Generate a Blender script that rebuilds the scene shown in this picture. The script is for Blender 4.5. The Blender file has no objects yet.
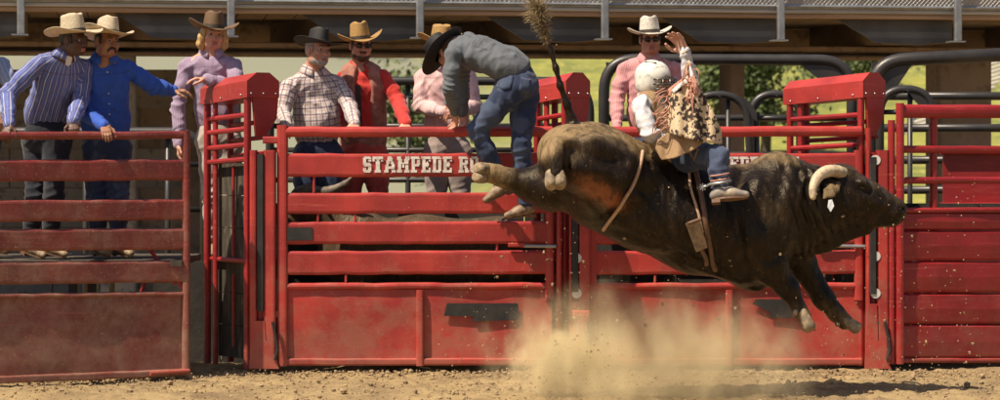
import bpy, bmesh, math, random
import numpy as np
from mathutils import Vector, Matrix, noise as mnoise
random.seed(7); RNG = np.random.default_rng(7)
SC = bpy.context.scene; COL = SC.collection
R = math.radians
# ------------------------------------------------------------------ camera
F = 2286.0; D0 = 18.0; EYE = 1.72; HOR = 150.0
cd = bpy.data.cameras.new('camera'); cam = bpy.data.objects.new('camera', cd); COL.objects.link(cam)
cam.location = (0, -D0, EYE); cam.rotation_euler = (R(90), 0, 0)
cd.sensor_width = 36; cd.lens = F / 1000 * 36; cd.shift_y = -0.05; cd.clip_end = 3000; cd.clip_start = .5
cd.dof.use_dof = True; cd.dof.focus_distance = 17.4; cd.dof.aperture_fstop = 2.8
SC.camera = cam
# ------------------------------------------------------------------ sky and sun
SUN = Vector((-.44, -.30, .85)).normalized()
w = bpy.data.worlds.new('World'); SC.world = w; w.use_nodes = True
nt = w.node_tree; bg = nt.nodes['Background']; st = nt.nodes.new('ShaderNodeTexSky')
st.sky_type = 'NISHITA'; st.sun_disc = False; st.sun_elevation = math.asin(SUN.z)
st.sun_rotation = math.atan2(SUN.x, SUN.y); st.dust_density = 3.0; st.altitude = 300
nt.links.new(st.outputs[0], bg.inputs[0]); bg.inputs[1].default_value = .062
sl = bpy.data.lights.new('sun', 'SUN'); so = bpy.data.objects.new('sun', sl); COL.objects.link(so)
sl.energy = 5.0; sl.angle = R(.5); sl.color = (1, .86, .67)
so.rotation_euler = (-SUN).to_track_quat('-Z', 'Y').to_euler()
SC.view_settings.view_transform = 'Standard'; SC.view_settings.look = 'None'
SC.view_settings.exposure = 0.55; SC.view_settings.gamma = 1
SC.cycles.max_bounces = 6; SC.cycles.volume_bounces = 2; SC.cycles.volume_step_rate = 2; SC.cycles.volume_max_steps = 128
SC.cycles.use_denoising = True

# ------------------------------------------------------------------ helpers
def P(px, py, Y):            # a point of the place at depth Y that was measured at a photo position
    s = F / (D0 + Y); return Vector(((px - 500) / s, Y, EYE - (py - HOR) / s))
def S(Y): return F / (D0 + Y)
BASE = {}
def link(o, name, parent=None, label=None, cat=None, group=None, kind=None):
    o.name = name; COL.objects.link(o)
    if parent is not None: o.parent = parent
    for k, v in (('label', label), ('category', cat), ('group', group), ('kind', kind)):
        if v: o[k] = v
    return o
def thing(name, loc, label, cat, group=None):
    o = bpy.data.objects.new(name, None); o.empty_display_size = .2
    link(o, name, None, label, cat, group); o.location = loc; BASE[o.name] = Vector(loc); return o
def mk(name, verts, faces, mat, parent=None, smooth=False, label=None, cat=None, group=None, kind=None, attrs=None, mats=None, fmat=None):
    off = BASE[parent.name] if parent is not None else Vector((0, 0, 0))
    v = np.asarray(verts, dtype=np.float64).reshape(-1, 3) - np.array(off)
    me = bpy.data.meshes.new(name)
    me.from_pydata(v.tolist() if len(v) < 4000 else v, [], faces if isinstance(faces, list) else faces.tolist())
    me.materials.append(mat)
    for m in (mats or []): me.materials.append(m)
    if fmat is not None: me.polygons.foreach_set('material_index', np.asarray(fmat, dtype=np.int32))
    if smooth: me.polygons.foreach_set('use_smooth', np.ones(len(me.polygons), dtype=bool))
    for k, a in (attrs or {}).items():
        a = np.asarray(a, dtype=np.float32)
        if a.ndim == 1:
            me.attributes.new(k, 'FLOAT', 'POINT').data.foreach_set('value', a)
        else:
            me.attributes.new(k, 'FLOAT_VECTOR', 'POINT').data.foreach_set('vector', a.ravel())
    me.update()
    o = bpy.data.objects.new(name, me); link(o, name, parent, label, cat, group, kind)
    BASE[o.name] = off; return o
class MB:
    def __init__(s): s.v = []; s.f = []
    def add(s, v, f):
        n = len(s.v); s.v += [tuple(x) for x in v]; s.f += [tuple(i + n for i in q) for q in f]; return s
    def box(s, x0, x1, y0, y1, z0, z1):
        return s.add([(x, y, z) for x in (x0, x1) for y in (y0, y1) for z in (z0, z1)],
              [(0, 1, 3, 2), (4, 6, 7, 5), (0, 4, 5, 1), (2, 3, 7, 6), (0, 2, 6, 4), (1, 5, 7, 3)])
    def tube(s, pts, rad, n=10, cap=True):
        pts = [Vector(p) for p in pts]; rad = rad if isinstance(rad, (list, tuple)) else [rad] * len(pts)
        V = []; Fc = []; up = None
        for i, p in enumerate(pts):
            t = (pts[min(i + 1, len(pts) - 1)] - pts[max(i - 1, 0)]).normalized()
            if up is None: up = t.orthogonal().normalized()
            up = (up - t * up.dot(t)).normalized(); b = t.cross(up)
            for k in range(n):
                a = 2 * math.pi * k / n; V.append(p + (up * math.cos(a) + b * math.sin(a)) * rad[i])
        for i in range(len(pts) - 1):
            for k in range(n):
                Fc.append((i * n + k, i * n + (k + 1) % n, (i + 1) * n + (k + 1) % n, (i + 1) * n + k))
        if cap: Fc.append(tuple(range(n))[::-1]); Fc.append(tuple((len(pts) - 1) * n + k for k in range(n)))
        return s.add(V, Fc)
    def beam(s, p0, p1, side, w0, t0, w1=None, t1=None, r=.012, nseg=1, wob=0):
        """rounded bar: w along 'side', t across it"""
        p0 = Vector(p0); p1 = Vector(p1); d = (p1 - p0).normalized(); side = Vector(side)
        side = (side - d * side.dot(d)).normalized(); th = d.cross(side)
        w1 = w0 if w1 is None else w1; t1 = t0 if t1 is None else t1
        V = []; Fc = []; n = 0
        for i in range(nseg + 1):
            f = i / nseg; p = p0.lerp(p1, f); w = (w0 + (w1 - w0) * f) / 2; t = (t0 + (t1 - t0) * f) / 2; rr = min(r, w * .98, t * .98)
            if wob and 0 < i < nseg: p = p + side * random.uniform(-wob, wob) + th * random.uniform(-wob, wob)
            ring = []
            for (sx, sy, a0) in ((1, 1, 0), (-1, 1, 90), (-1, -1, 180), (1, -1, 270)):
                for a in ((0, 30, 60, 90) if rr > .008 else (0, 90)):
                    aa = R(a0 + a)
                    ring.append(p + side * (sx * (w - rr) + rr * math.cos(aa)) + th * (sy * (t - rr) + rr * math.sin(aa)))
            n = len(ring); V += ring
        for i in range(nseg):
            for k in range(n): Fc.append((i * n + k, i * n + (k + 1) % n, (i + 1) * n + (k + 1) % n, (i + 1) * n + k))
        Fc.append(tuple(range(n))[::-1]); Fc.append(tuple(nseg * n + k for k in range(n)))
        return s.add(V, Fc)
    def prism(s, poly, ext):
        """closed outline (3-D points) pushed along ext"""
        n = len(poly); a = [Vector(p) for p in poly]; e = Vector(ext)
        return s.add(a + [p + e for p in a], [tuple(range(n))[::-1], tuple(range(n, 2 * n))] + [(i, (i + 1) % n, n + (i + 1) % n, n + i) for i in range(n)])
    def ball(s, c, r, M=None, nu=14, nv=9):
        r = r if isinstance(r, (tuple, list)) else (r, r, r); c = Vector(c); V = []; Fc = []
        for j in range(nv + 1):
            ph = math.pi * j / nv
            for i in range(nu):
                th = 2 * math.pi * i / nu
                q = Vector((r[0] * math.sin(ph) * math.cos(th), r[1] * math.sin(ph) * math.sin(th), r[2] * math.cos(ph)))
                V.append(c + (M @ q if M else q))
        for j in range(nv):
            for i in range(nu): Fc.append((j * nu + i, (j + 1) * nu + i, (j + 1) * nu + (i + 1) % nu, j * nu + (i + 1) % nu))
        return s.add(V, Fc)
    def put(s, name, mat, parent=None, **k): return mk(name, s.v, s.f, mat, parent, **k)

# ---- implicit surfaces: smooth unions of tapered limbs, meshed by surface nets
class Sdf:
    def __init__(s): s.ops = []
    def cone(s, a, b, ra, rb, k=.02, flat=None, sub=False):
        a = np.array(a, float); b = np.array(b, float); rm = max(ra, rb)
        s.ops.append((np.minimum(a, b) - rm, np.maximum(a, b) + rm, k, sub, ('c', a, b, ra, rb, flat))); return s
    def path(s, pts, rad, k=.02, flat=None):
        for i in range(len(pts) - 1): s.cone(pts[i], pts[i + 1], rad[i], rad[i + 1], k, flat)
        return s
    def ell(s, c, r, M=None, k=.02, sub=False):
        c = np.array(c, float); rm = max(r); A = np.eye(3) if M is None else np.array(M.to_3x3() if hasattr(M, 'to_3x3') else M)
        s.ops.append((c - rm, c + rm, k, sub, ('e', c, np.array(r, float), A))); return s
    @staticmethod
    def dist(q, X, Y, Z):
        if q[0] == 'c':
            _, a, b, ra, rb, flat = q
            x = X - a[0]; y = Y - a[1]; z = Z - a[2]; B = b - a; g = 1.
            if flat is not None:
                ax = np.array(flat[0], float); ax = ax / np.linalg.norm(ax); f = flat[1]; m = 1 / f - 1
                t = (x * ax[0] + y * ax[1] + z * ax[2]) * m
                x = x + ax[0] * t; y = y + ax[1] * t; z = z + ax[2] * t; B = B + ax * (B @ ax) * m; g = (1 + f) / 2
            t = np.clip((x * B[0] + y * B[1] + z * B[2]) / max(B @ B, 1e-9), 0, 1)
            return (np.sqrt((x - t * B[0]) ** 2 + (y - t * B[1]) ** 2 + (z - t * B[2]) ** 2) - (ra + (rb - ra) * t)) * g
        _, c, r, A = q
        x = X - c[0]; y = Y - c[1]; z = Z - c[2]
        lx = (A[0, 0] * x + A[1, 0] * y + A[2, 0] * z) / r[0]; ly = (A[0, 1] * x + A[1, 1] * y + A[2, 1] * z) / r[1]; lz = (A[0, 2] * x + A[1, 2] * y + A[2, 2] * z) / r[2]
        k0 = np.sqrt(lx * lx + ly * ly + lz * lz); k1 = np.sqrt((lx / r[0]) ** 2 + (ly / r[1]) ** 2 + (lz / r[2]) ** 2) + 1e-9
        return k0 * (k0 - 1) / k1
    def mesh(s, h, grow=0.):
        pad = grow + 3 * h
        lo = np.min([o[0] for o in s.ops if not o[3]], axis=0) - pad; hi = np.max([o[1] for o in s.ops if not o[3]], axis=0) + pad
        n = np.ceil((hi - lo) / h).astype(int) + 1
        xs, ys, zs = [(lo[i] + h * np.arange(n[i])).astype(np.float32) for i in range(3)]
        V = np.full(n, 1., np.float32)
        for (a, b, k, sub, q) in s.ops:
            m = k + grow + 2 * h
            i0 = np.clip(np.floor((a - m - lo) / h).astype(int), 0, n - 1); i1 = np.clip(np.ceil((b + m - lo) / h).astype(int) + 1, 1, n)
            if np.any(i1 <= i0): continue
            sl = tuple(slice(i0[i], i1[i]) for i in range(3))
            d = s.dist(q, xs[sl[0]][:, None, None], ys[sl[1]][None, :, None], zs[sl[2]][None, None, :])
            c = V[sl]
            if sub:
                d = -d; hh = np.maximum(k - np.abs(c - d), 0) / k; V[sl] = np.maximum(c, d) + hh * hh * k * .25
            else:
                hh = np.maximum(k - np.abs(c - d), 0) / k; V[sl] = np.minimum(c, d) - hh * hh * k * .25
        V -= grow
        ins = V < 0
        cnt = np.zeros(n - 1, np.int8); cs = [(i, j, k) for i in (0, 1) for j in (0, 1) for k in (0, 1)]
        for (i, j, k) in cs: cnt += ins[i:n[0] - 1 + i, j:n[1] - 1 + j, k:n[2] - 1 + k]
        act = np.argwhere((cnt > 0) & (cnt < 8)); N = len(act)
        val = np.stack([V[act[:, 0] + i, act[:, 1] + j, act[:, 2] + k] for (i, j, k) in cs], 1)
        acc = np.zeros((N, 3)); num = np.zeros(N)
        for e0 in range(8):
            for ax in range(3):
                if cs[e0][ax]: continue
                e1 = e0 + (4, 2, 1)[ax]; a = val[:, e0]; b = val[:, e1]; cr = (a < 0) != (b < 0)
                t = np.where(cr, a / np.where(a == b, 1, a - b), 0); p = np.tile(np.array(cs[e0], float), (N, 1)); p[:, ax] = t
                acc[cr] += p[cr]; num += cr
        vert = lo + h * (act + acc / num[:, None])
        idx = np.full(n - 1, -1, np.int64); idx[act[:, 0], act[:, 1], act[:, 2]] = np.arange(N)
        Q = []
        for ax in range(3):
            u, v = [(1, 2), (2, 0), (0, 1)][ax]
            A = np.moveaxis(ins, ax, 0)
            a = ins.take(range(n[ax] - 1), ax); b = ins.take(range(1, n[ax]), ax)
            e = np.argwhere(a != b); e = e[(e[:, u] > 0) & (e[:, v] > 0)]
            e = e[(e[:, u] < n[u] - 1) & (e[:, v] < n[v] - 1)]
            sgn = a[e[:, 0], e[:, 1], e[:, 2]]
            du = np.zeros(3, int); du[u] = 1; dv = np.zeros(3, int); dv[v] = 1
            g = lambda o: idx[(e - o)[:, 0], (e - o)[:, 1], (e - o)[:, 2]]
            q = np.stack([g(du * 0), g(du), g(du + dv), g(dv)], 1); q[~sgn] = q[~sgn][:, ::-1]
            Q.append(q)
        return vert, np.concatenate(Q)
def normals(v, q):
    n = np.cross(v[q[:, 2]] - v[q[:, 0]], v[q[:, 3]] - v[q[:, 1]]); out = np.zeros_like(v)
    for i in range(4): np.add.at(out, q[:, i], n)
    return out / (np.linalg.norm(out, axis=1, keepdims=True) + 1e-12)
def fnoise(v, sc, seed=0):
    sc = sc if isinstance(sc, (tuple, list)) else (sc,) * 3; nz = mnoise.noise
    return np.array([nz((x * sc[0] + seed, y * sc[1] + seed * 1.7, z * sc[2] - seed)) for x, y, z in v])
def relax(v, q, it=2):
    for _ in range(it):
        acc = np.zeros_like(v); c = np.zeros(len(v))
        for i in range(4):
            np.add.at(acc, q[:, i], v[q[:, (i + 1) % 4]] + v[q[:, (i + 3) % 4]]); np.add.at(c, q[:, i], 2)
        v = v * .5 + .5 * acc / np.maximum(c, 1)[:, None]
    return v

# ------------------------------------------------------------------ materials
class NG:
    def __init__(s, m): s.t = m.node_tree; s.n = s.t.nodes; s.l = s.t.links
    def new(s, ty, **k):
        o = s.n.new('ShaderNode' + ty)
        for a, b in k.items(): setattr(o, a, b)
        return o
    def set(s, sock, v):
        if hasattr(v, 'is_output'): s.l.new(v, sock)
        elif isinstance(v, (tuple, list)) and len(v) == 3 and sock.type == 'RGBA': sock.default_value = (*v, 1)
        else: sock.default_value = v
    def math(s, op, a, b=0., c=None):
        o = s.new('Math', operation=op); s.set(o.inputs[0], a); s.set(o.inputs[1], b)
        if c is not None: s.set(o.inputs[2], c)
        return o.outputs[0]
    def mix(s, f, a, b, mode='MIX'):
        o = s.new('Mix', data_type='RGBA', blend_type=mode); s.set(o.inputs[0], f); s.set(o.inputs[6], a); s.set(o.inputs[7], b); return o.outputs[2]
    def ramp(s, v, a, b):
        o = s.new('MapRange'); o.interpolation_type = 'SMOOTHSTEP'; s.set(o.inputs[0], v); o.inputs[1].default_value = a; o.inputs[2].default_value = b; return o.outputs[0]
    def pos(s, sc=(1, 1, 1), src='Object'):
        o = s.new('TexCoord').outputs['Object'] if src == 'Object' else s.new('NewGeometry').outputs['Position']
        if sc == (1, 1, 1): return o
        m = s.new('VectorMath', operation='MULTIPLY'); s.l.new(o, m.inputs[0]); m.inputs[1].default_value = sc; return m.outputs[0]
    def noise(s, vec, scale, det=4, rough=.55):
        o = s.new('TexNoise'); s.l.new(vec, o.inputs['Vector']); o.inputs['Scale'].default_value = scale; o.inputs['Detail'].default_value = det; o.inputs['Roughness'].default_value = rough; return o.outputs[0]
    def attr(s, name): return s.new('Attribute', attribute_name=name)
MATS = {}
def base(name, rough=.6, metal=0.):
    m = bpy.data.materials.new(name); m.use_nodes = True; g = NG(m); b = m.node_tree.nodes['Principled BSDF']
    b.inputs['Roughness'].default_value = rough; b.inputs['Metallic'].default_value = metal; MATS[name] = m
    return m, g, b
def bump(g, b, h, strength, dist=.01):
    o = g.new('Bump'); o.inputs['Strength'].default_value = strength; o.inputs['Distance'].default_value = dist
    g.l.new(h, o.inputs['Height']); g.l.new(o.outputs[0], b.inputs['Normal'])
def simple(name, col, col2=None, scale=6., rough=.6, metal=0., bs=None, bst=.3, spec=None, stretch=(1, 1, 1), fine=None):
    m, g, b = base(name, rough, metal); p = g.pos(stretch)
    col2 = col2 or tuple(c * .7 for c in col)
    c = g.mix(g.ramp(g.noise(p, scale), .3, .7), col, col2)
    if fine: c = g.mix(g.ramp(g.noise(p, fine, 3), .52, .68), c, tuple(x * .55 for x in col))
    g.set(b.inputs['Base Color'], c)
    if spec is not None: b.inputs['Specular IOR Level'].default_value = spec
    if bs: bump(g, b, g.noise(p, bs, 5), bst)
    return m
def redpaint(name, dust=.35, dustcol=(.30, .20, .13), top=.9, red=(.42, .040, .033), red2=(.29, .026, .024), lo=.50, hi=.78):
    m, g, b = base(name, .38); p = g.pos(src='W'); sep = g.new('SeparateXYZ'); g.l.new(p, sep.inputs[0])
    c = g.mix(g.ramp(g.noise(p, 2.2, 3), .35, .65), red, red2)
    # scuffed streaks along the bars
    ps = g.pos((1.2, 1.2, 26), 'W'); c = g.mix(g.math('MULTIPLY', g.ramp(g.noise(ps, 2.0, 6, .7), .56, .74), .62), c, (.50, .10, .075))
    chips = g.ramp(g.noise(p, 22, 5, .75), .62, .68); c = g.mix(g.math('MULTIPLY', chips, .75), c, (.15, .06, .045)); c = g.mix(g.math('MULTIPLY', g.ramp(g.noise(p, 6, 6, .75), .58, .75), .5), c, (.20, .025, .02))
    # dust splashed up from the arena
    zz = g.math('MULTIPLY_ADD', sep.outputs[2], -1 / top, 1.0)
    dn = g.math('ADD', g.noise(p, 5, 8, .74), g.math('MULTIPLY', zz, .22)); df = g.math('MULTIPLY', g.ramp(dn, lo, hi), dust)
    c = g.mix(df, c, dustcol)
    sp = g.ramp(g.noise(p, 60, 2, .6), .66, .70); c = g.mix(g.math('MULTIPLY', sp, dust), c, dustcol)
    wh = g.ramp(g.noise(g.pos((14, 14, 3), 'W'), 5, 4, .75), .655, .685); c = g.mix(g.math('MULTIPLY', wh, .5), c, (.46, .30, .26))
    g.set(b.inputs['Base Color'], c); g.set(b.inputs['Roughness'], g.math('MULTIPLY_ADD', g.noise(p, 7, 5), .35, .24))
    h = g.math('ADD', g.noise(p, 5, 2), g.math('MULTIPLY', g.noise(p, 70, 3), .12)); bump(g, b, h, .22, .012)
    return m
RED = redpaint('red_paint'); REDB = redpaint('red_paint_shaded_dusty', .85, (.33, .21, .15), 1.6, (.20, .026, .022), (.14, .020, .018), .40, 1.02)  # REDB: shade on the left gate painted in as darker red, under heavier dust
REDD = redpaint('red_paint_deep', .22, (.3, .2, .13), .7, (.32, .018, .021), (.24, .014, .017))
RUB = simple('black_rubber', (.012, .012, .013), (.03, .028, .025), 8, .6, bs=30, bst=.2)
WHITE = simple('white_plastic', (.7, .68, .64), (.55, .52, .48), 12, .5)
STEEL = simple('galvanised_steel', (.40, .41, .42), (.28, .29, .3), 9, .42, .75, bs=40, bst=.05)
CONC = simple('weathered_concrete', (.28, .21, .155), (.17, .125, .095), 1.3, .9, bs=20, bst=.35, fine=9)
CONCB = simple('brown_concrete', (.40, .29, .21), (.27, .195, .145), 1.6, .9, bs=20, bst=.3, fine=8)
CONCL = simple('pale_concrete', (.27, .245, .215), (.19, .17, .15), 1.6, .9, bs=22, bst=.35, fine=11)
DARKST = simple('dark_steel', (.035, .034, .035), (.055, .05, .048), 5, .4, .3, bs=30, bst=.08)
GRAYST = simple('grey_steel_plate', (.10, .10, .105), (.06, .06, .063), 3, .5, .2, bs=25, bst=.08)
TIMB = simple('weathered_timber', (.50, .34, .23), (.34, .22, .15), 4, .8, bs=30, bst=.3, stretch=(.15, 1, 6))
LEDGE = simple('grey_ledge', (.55, .52, .47), (.38, .355, .32), 3, .7, bs=20, bst=.2, stretch=(.3, 1, 8))
INNER = simple('chute_lining_shade_black', (.018, .015, .013), (.04, .033, .026), 4, .8, bs=25, bst=.4)  # near-black colour stands in for the shade inside the chutes
PAINTW = simple('white_lettering_paint', (.74, .71, .66), (.58, .50, .44), 18, .6, fine=22)
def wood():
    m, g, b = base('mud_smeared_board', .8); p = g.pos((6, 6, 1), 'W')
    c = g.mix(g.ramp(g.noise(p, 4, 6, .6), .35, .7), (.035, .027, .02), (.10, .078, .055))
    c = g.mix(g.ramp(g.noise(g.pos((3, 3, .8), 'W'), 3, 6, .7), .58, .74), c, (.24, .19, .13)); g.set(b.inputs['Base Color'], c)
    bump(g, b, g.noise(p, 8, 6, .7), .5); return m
BOARD = wood()
def dirt():
    m, g, b = base('arena_dirt', .95); p = g.pos(src='W')
    c = g.mix(g.ramp(g.noise(p, 1.4, 5, .6), .38, .66), (.34, .245, .118), (.215, .148, .074))
    c = g.mix(g.ramp(g.noise(p, 16, 6, .7), .54, .72), c, (.15, .10, .052)); c = g.mix(g.math('MULTIPLY', g.ramp(g.noise(g.pos((1, 1.8, 1), 'W'), 3.2, 7, .68), .52, .66), .6), c, (.13, .085, .045))
    c = g.mix(g.ramp(g.noise(p, 45, 4, .7), .60, .74), c, (.46, .34, .20)); g.set(b.inputs['Base Color'], c)
    bump(g, b, g.noise(p, 28, 8, .7), .7, .03); return m
DIRT = dirt()
CLOD = simple('dry_clod', (.38, .27, .15), (.23, .155, .085), 9, .95, bs=40, bst=.5)
def grass():
    m, g, b = base('dry_grass_haze_tint', .9); p = g.pos(src='W')
    c = g.mix(g.ramp(g.noise(p, .35, 5, .65), .4, .62), (.24, .24, .045), (.14, .16, .035))
    c = g.mix(g.ramp(g.noise(p, 2.5, 5, .7), .5, .7), c, (.36, .32, .08)); sx = g.new('SeparateXYZ'); g.l.new(p, sx.inputs[0]); k = g.ramp(g.math('ADD', sx.outputs[0], g.math('MULTIPLY_ADD', g.noise(p, .5, 4), 8, -4)), 1.5, -3.5); c = g.mix(k, c, (.20, .205, .145)); g.set(b.inputs['Base Color'], c); return m  # towards the left a grey-green haze is mixed into the grass colour
GRASS = grass()
def mesh_cloth(name, col, lines=(), rough=.75, weave=0., spot=None, fold=.35, sheen=.15):
    """lines: (axis, period m, width fraction, phase, colour, strength); read off the garment's own u/v"""
    m, g, b = base(name, rough); a = g.attr('cl'); sp = g.new('SeparateXYZ'); g.l.new(a.outputs['Vector'], sp.inputs[0])
    p = g.pos(); c = g.mix(g.ramp(g.noise(p, 5), .35, .7), col, tuple(x * .82 for x in col))
    for (ax, per, wd, ph, lc, stg) in lines:
        fr = g.math('FRACT', g.math('MULTIPLY_ADD', sp.outputs[ax], 1 / per, ph + 50)); k = g.math('LESS_THAN', fr, wd)
        c = g.mix(g.math('MULTIPLY', k, stg), c, lc)
    if spot: c = g.mix(g.math('MULTIPLY', g.ramp(g.noise(p, spot[0], 2), .5, .56), spot[2]), c, spot[1])
    c = g.mix(g.math('MULTIPLY', sp.outputs[2], .55), c, tuple(x * .35 for x in col)); g.set(b.inputs['Base Color'], c); b.inputs['Sheen Weight'].default_value = sheen; b.inputs['Specular IOR Level'].default_value = .25
    q = g.pos((1, 1, .55)); h = g.math('ADD', g.noise(q, 9, 3, .5), g.math('MULTIPLY', g.noise(p, 160, 2), .06)); bump(g, b, h, fold, .03)
    return m
def skin(name, col):
    m, g, b = base(name, .5); p = g.pos(); c = g.mix(g.ramp(g.noise(p, 18, 3), .35, .7), col, (col[0] * .85, col[1] * .7, col[2] * .65))
    g.set(b.inputs['Base Color'], c); b.inputs['Subsurface Weight'].default_value = .12; b.inputs['Subsurface Scale'].default_value = .01
    b.inputs['Subsurface Radius'].default_value = (1, .35, .2); bump(g, b, g.noise(p, 90, 3), .12, .004); return m
def straw(name, col, tr=.25, weave=110):
    m, g, b = base(name, .7); p = g.pos(); c = g.mix(g.ramp(g.noise(p, weave, 2), .4, .65), col, tuple(x * .66 for x in col)); g.set(b.inputs['Base Color'], c)
    bump(g, b, g.noise(p, weave, 2), .3, .004)
    if tr:
        t = g.new('BsdfTranslucent'); g.set(t.inputs[0], (col[0], col[1] * .8, col[2] * .45)); x = g.new('MixShader'); x.inputs[0].default_value = tr
        g.l.new(b.outputs[0], x.inputs[1]); g.l.new(t.outputs[0], x.inputs[2]); g.l.new(x.outputs[0], m.node_tree.nodes['Material Output'].inputs[0])
    return m
SK_DARK = skin('dark_brown_skin', (.085, .040, .024)); SK_TAN = skin('tan_skin', (.33, .17, .10)); SK_RED = skin('sunburnt_skin', (.50, .265, .185)); SK_FAIR = skin('fair_skin', (.54, .30, .21))
LIP = simple('lip_skin', (.36, .13, .10), (.3, .1, .08), 20, .45); EYEW = simple('eye_white', (.38, .34, .30), (.3, .26, .22), 30, .3); IRIS = simple('dark_iris', (.02, .014, .01), (.03, .02, .012), 30, .15)
H_BLK = simple('black_hair', (.012, .010, .009), (.03, .024, .02), 60, .6, bs=120, bst=.6, stretch=(1, 1, .3)); H_BLOND = simple('blond_hair', (.62, .42, .17), (.38, .23, .09), 60, .5, bs=110, bst=.8, stretch=(1, 1, .2))
H_GREY = simple('grey_hair', (.42, .38, .34), (.25, .22, .2), 70, .7, bs=120, bst=.6); H_BRN = simple('brown_hair', (.10, .05, .025), (.05, .025, .014), 60, .6, bs=120, bst=.6)
STRAW = straw('cream_straw', (.66, .56, .40), .22); STRAWY = straw('golden_straw', (.48, .29, .10), .2, 90); STRAWW = straw('white_straw', (.74, .70, .62), .18, 70)
FELTK = straw('black_felt', (.010, .009, .010), 0, 200); FELTB = straw('brown_felt', (.15, .085, .04), 0, 160); BAND = simple('dark_hat_band', (.03, .02, .015), (.05, .04, .03), 30, .6)
LEATH = simple('brown_leather', (.16, .085, .045), (.10, .05, .028), 14, .5, bs=40, bst=.25); BOOT = simple('tan_boot_leather', (.30, .21, .13), (.14, .09, .055), 22, .6, bs=40, bst=.3)
BRASS = simple('gold_buckle', (.62, .42, .16), (.4, .25, .1), 40, .35, .9, bs=60, bst=.3)
DENIM = mesh_cloth('blue_denim', (.024, .036, .080), [(1, .012, .5, 0, (.035, .05, .10), .3)], .85, spot=(5, (.075, .10, .165), .6)); DENIMD = mesh_cloth('dark_denim', (.020, .022, .032), (), .85); TROUS = mesh_cloth('pale_trousers', (.42, .36, .32), (), .85)
GREYTR = mesh_cloth('taupe_trousers', (.30, .24, .22), (), .85)
GLASS = simple('dark_lens', (.006, .006, .007), (.01, .008, .007), 10, .08)

# ------------------------------------------------------------------ ground, slope behind
def graded(lo, hi, step, far):
    a = list(np.arange(lo, hi + 1e-6, step)); d = step; x = lo; L = []
    while x > -far: d *= 1.35; x -= d; L.append(x)
    d = step; x = a[-1]; H = []
    while x < far: d *= 1.35; x += d; H.append(x)
    return np.array(L[::-1] + a + H)
def build_ground():
    xs = graded(-4.9, 4.9, .026, 900); ys = graded(-2.9, .5, .022, 900); X, Y = np.meshgrid(xs, ys, indexing='ij'); Z = np.zeros_like(X)
    ix = np.where((xs > -5.2) & (xs < 5.2))[0]; iy = np.where((ys > -3.2) & (ys < .8))[0]
    nz = mnoise.noise
    for i in ix:
        x = xs[i]
        for j in iy:
            y = ys[j]; a = nz((x * 1.3, y * 1.8, 3)); b = nz((x * 5, y * 6, 9)); c = nz((x * 15, y * 15, 1))
            Z[i, j] = .030 * a + .026 * abs(b) + .017 * c + (.025 * max(0, 1 - abs(y + 1.95 + .1 * math.sin(x * 1.3)) / .14))
    Z -= .035; v = np.stack([X, Y, Z], -1).reshape(-1, 3); n, m = X.shape
    I = np.arange(n * m).reshape(n, m); q = np.stack([I[:-1, :-1], I[1:, :-1], I[1:, 1:], I[:-1, 1:]], -1).reshape(-1, 4)
    mk('ground', v, q, DIRT, smooth=True, kind='structure', label='churned tan arena dirt in front of the red gates')
    lump = [(math.cos(a) * s, math.sin(a) * s, z) for z, s in ((-.6, .75), (.35, .9)) for a in (0, 1.26, 2.5, 3.8, 5.0)] + [(0, 0, .95)]
    lf = [(i, (i + 1) % 5, 5 + (i + 1) % 5, 5 + i) for i in range(5)] + [(5 + i, 5 + (i + 1) % 5, 10) for i in range(5)]
    mb = MB()
    for i in range(5200):
        x = random.uniform(-4.4, 4.4); y = random.uniform(-2.7, .05) if i % 3 else random.gauss(-.2, .16) - (.9 if x < -2.6 else .1) * .6
        s = min(.036, .0035 + random.expovariate(1 / .0042)); e = .6 + .5 * random.random()
        j = [random.uniform(.65, 1.3) for _ in range(11)]
        mb.add([(x + p[0] * s * j[k], y + p[1] * s * j[k], -.012 + p[2] * s * e * j[k]) for k, p in enumerate(lump)], lf)
    mb.put('dirt_clods', CLOD, kind='stuff', label='loose clods of dirt scattered along the foot of the gates')
    mb = MB()
    for i in range(1250):
        k = random.random() * (1.3 if i > 620 else 1)
        px, py, Y = (random.gauss(580, 60), 392 - random.expovariate(1 / 38), random.uniform(-2.2, -.7)) if k < .6 else (random.uniform(690, 990), random.triangular(270, 385, 375), random.uniform(-2.0, -.5)) if k > 1 else (random.uniform(540, 985), random.uniform(170, 385), random.uniform(-2.2, -.6))
        c = P(px, min(py, 388), Y); s = random.uniform(.003, .007) if random.random() < .93 else random.uniform(.009, .015); j = [random.uniform(.6, 1.4) for _ in range(11)]
        mb.add([(c.x + p[0] * s * j[q], c.y + p[1] * s * j[q], c.z + p[2] * s * j[q]) for q, p in enumerate(lump)], lf)
    mb.put('flying_dirt', CLOD, kind='stuff', label='crumbs of dirt flung into the air by the bucking bull')
build_ground()
def hill():
    xs = np.linspace(-60, 60, 90); ys = np.linspace(26, 120, 60); X, Y = np.meshgrid(xs, ys, indexing='ij'); nz = mnoise.noise
    Z = np.array([[min(13, .16 * max(0, y - 27)) + .5 * nz((x * .15, y * .15, 0)) - .4 for y in ys] for x in xs])
    v = np.stack([X, Y, Z], -1).reshape(-1, 3); I = np.arange(v.shape[0]).reshape(X.shape)
    mk('hill', v, np.stack([I[:-1, :-1], I[1:, :-1], I[1:, 1:], I[:-1, 1:]], -1).reshape(-1, 4), GRASS, smooth=True, kind='structure', label='sunlit yellow green grass slope behind the pens')
hill()
LEAF = [simple('leaf_green_%d' % i, c, tuple(x * .6 for x in c), 3, .7) for i, c in enumerate([(.07, .10, .02), (.10, .13, .03)])]
BARK = simple('bark', (.10, .075, .05), (.06, .045, .03), 10, .9, bs=20, bst=.5)
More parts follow.
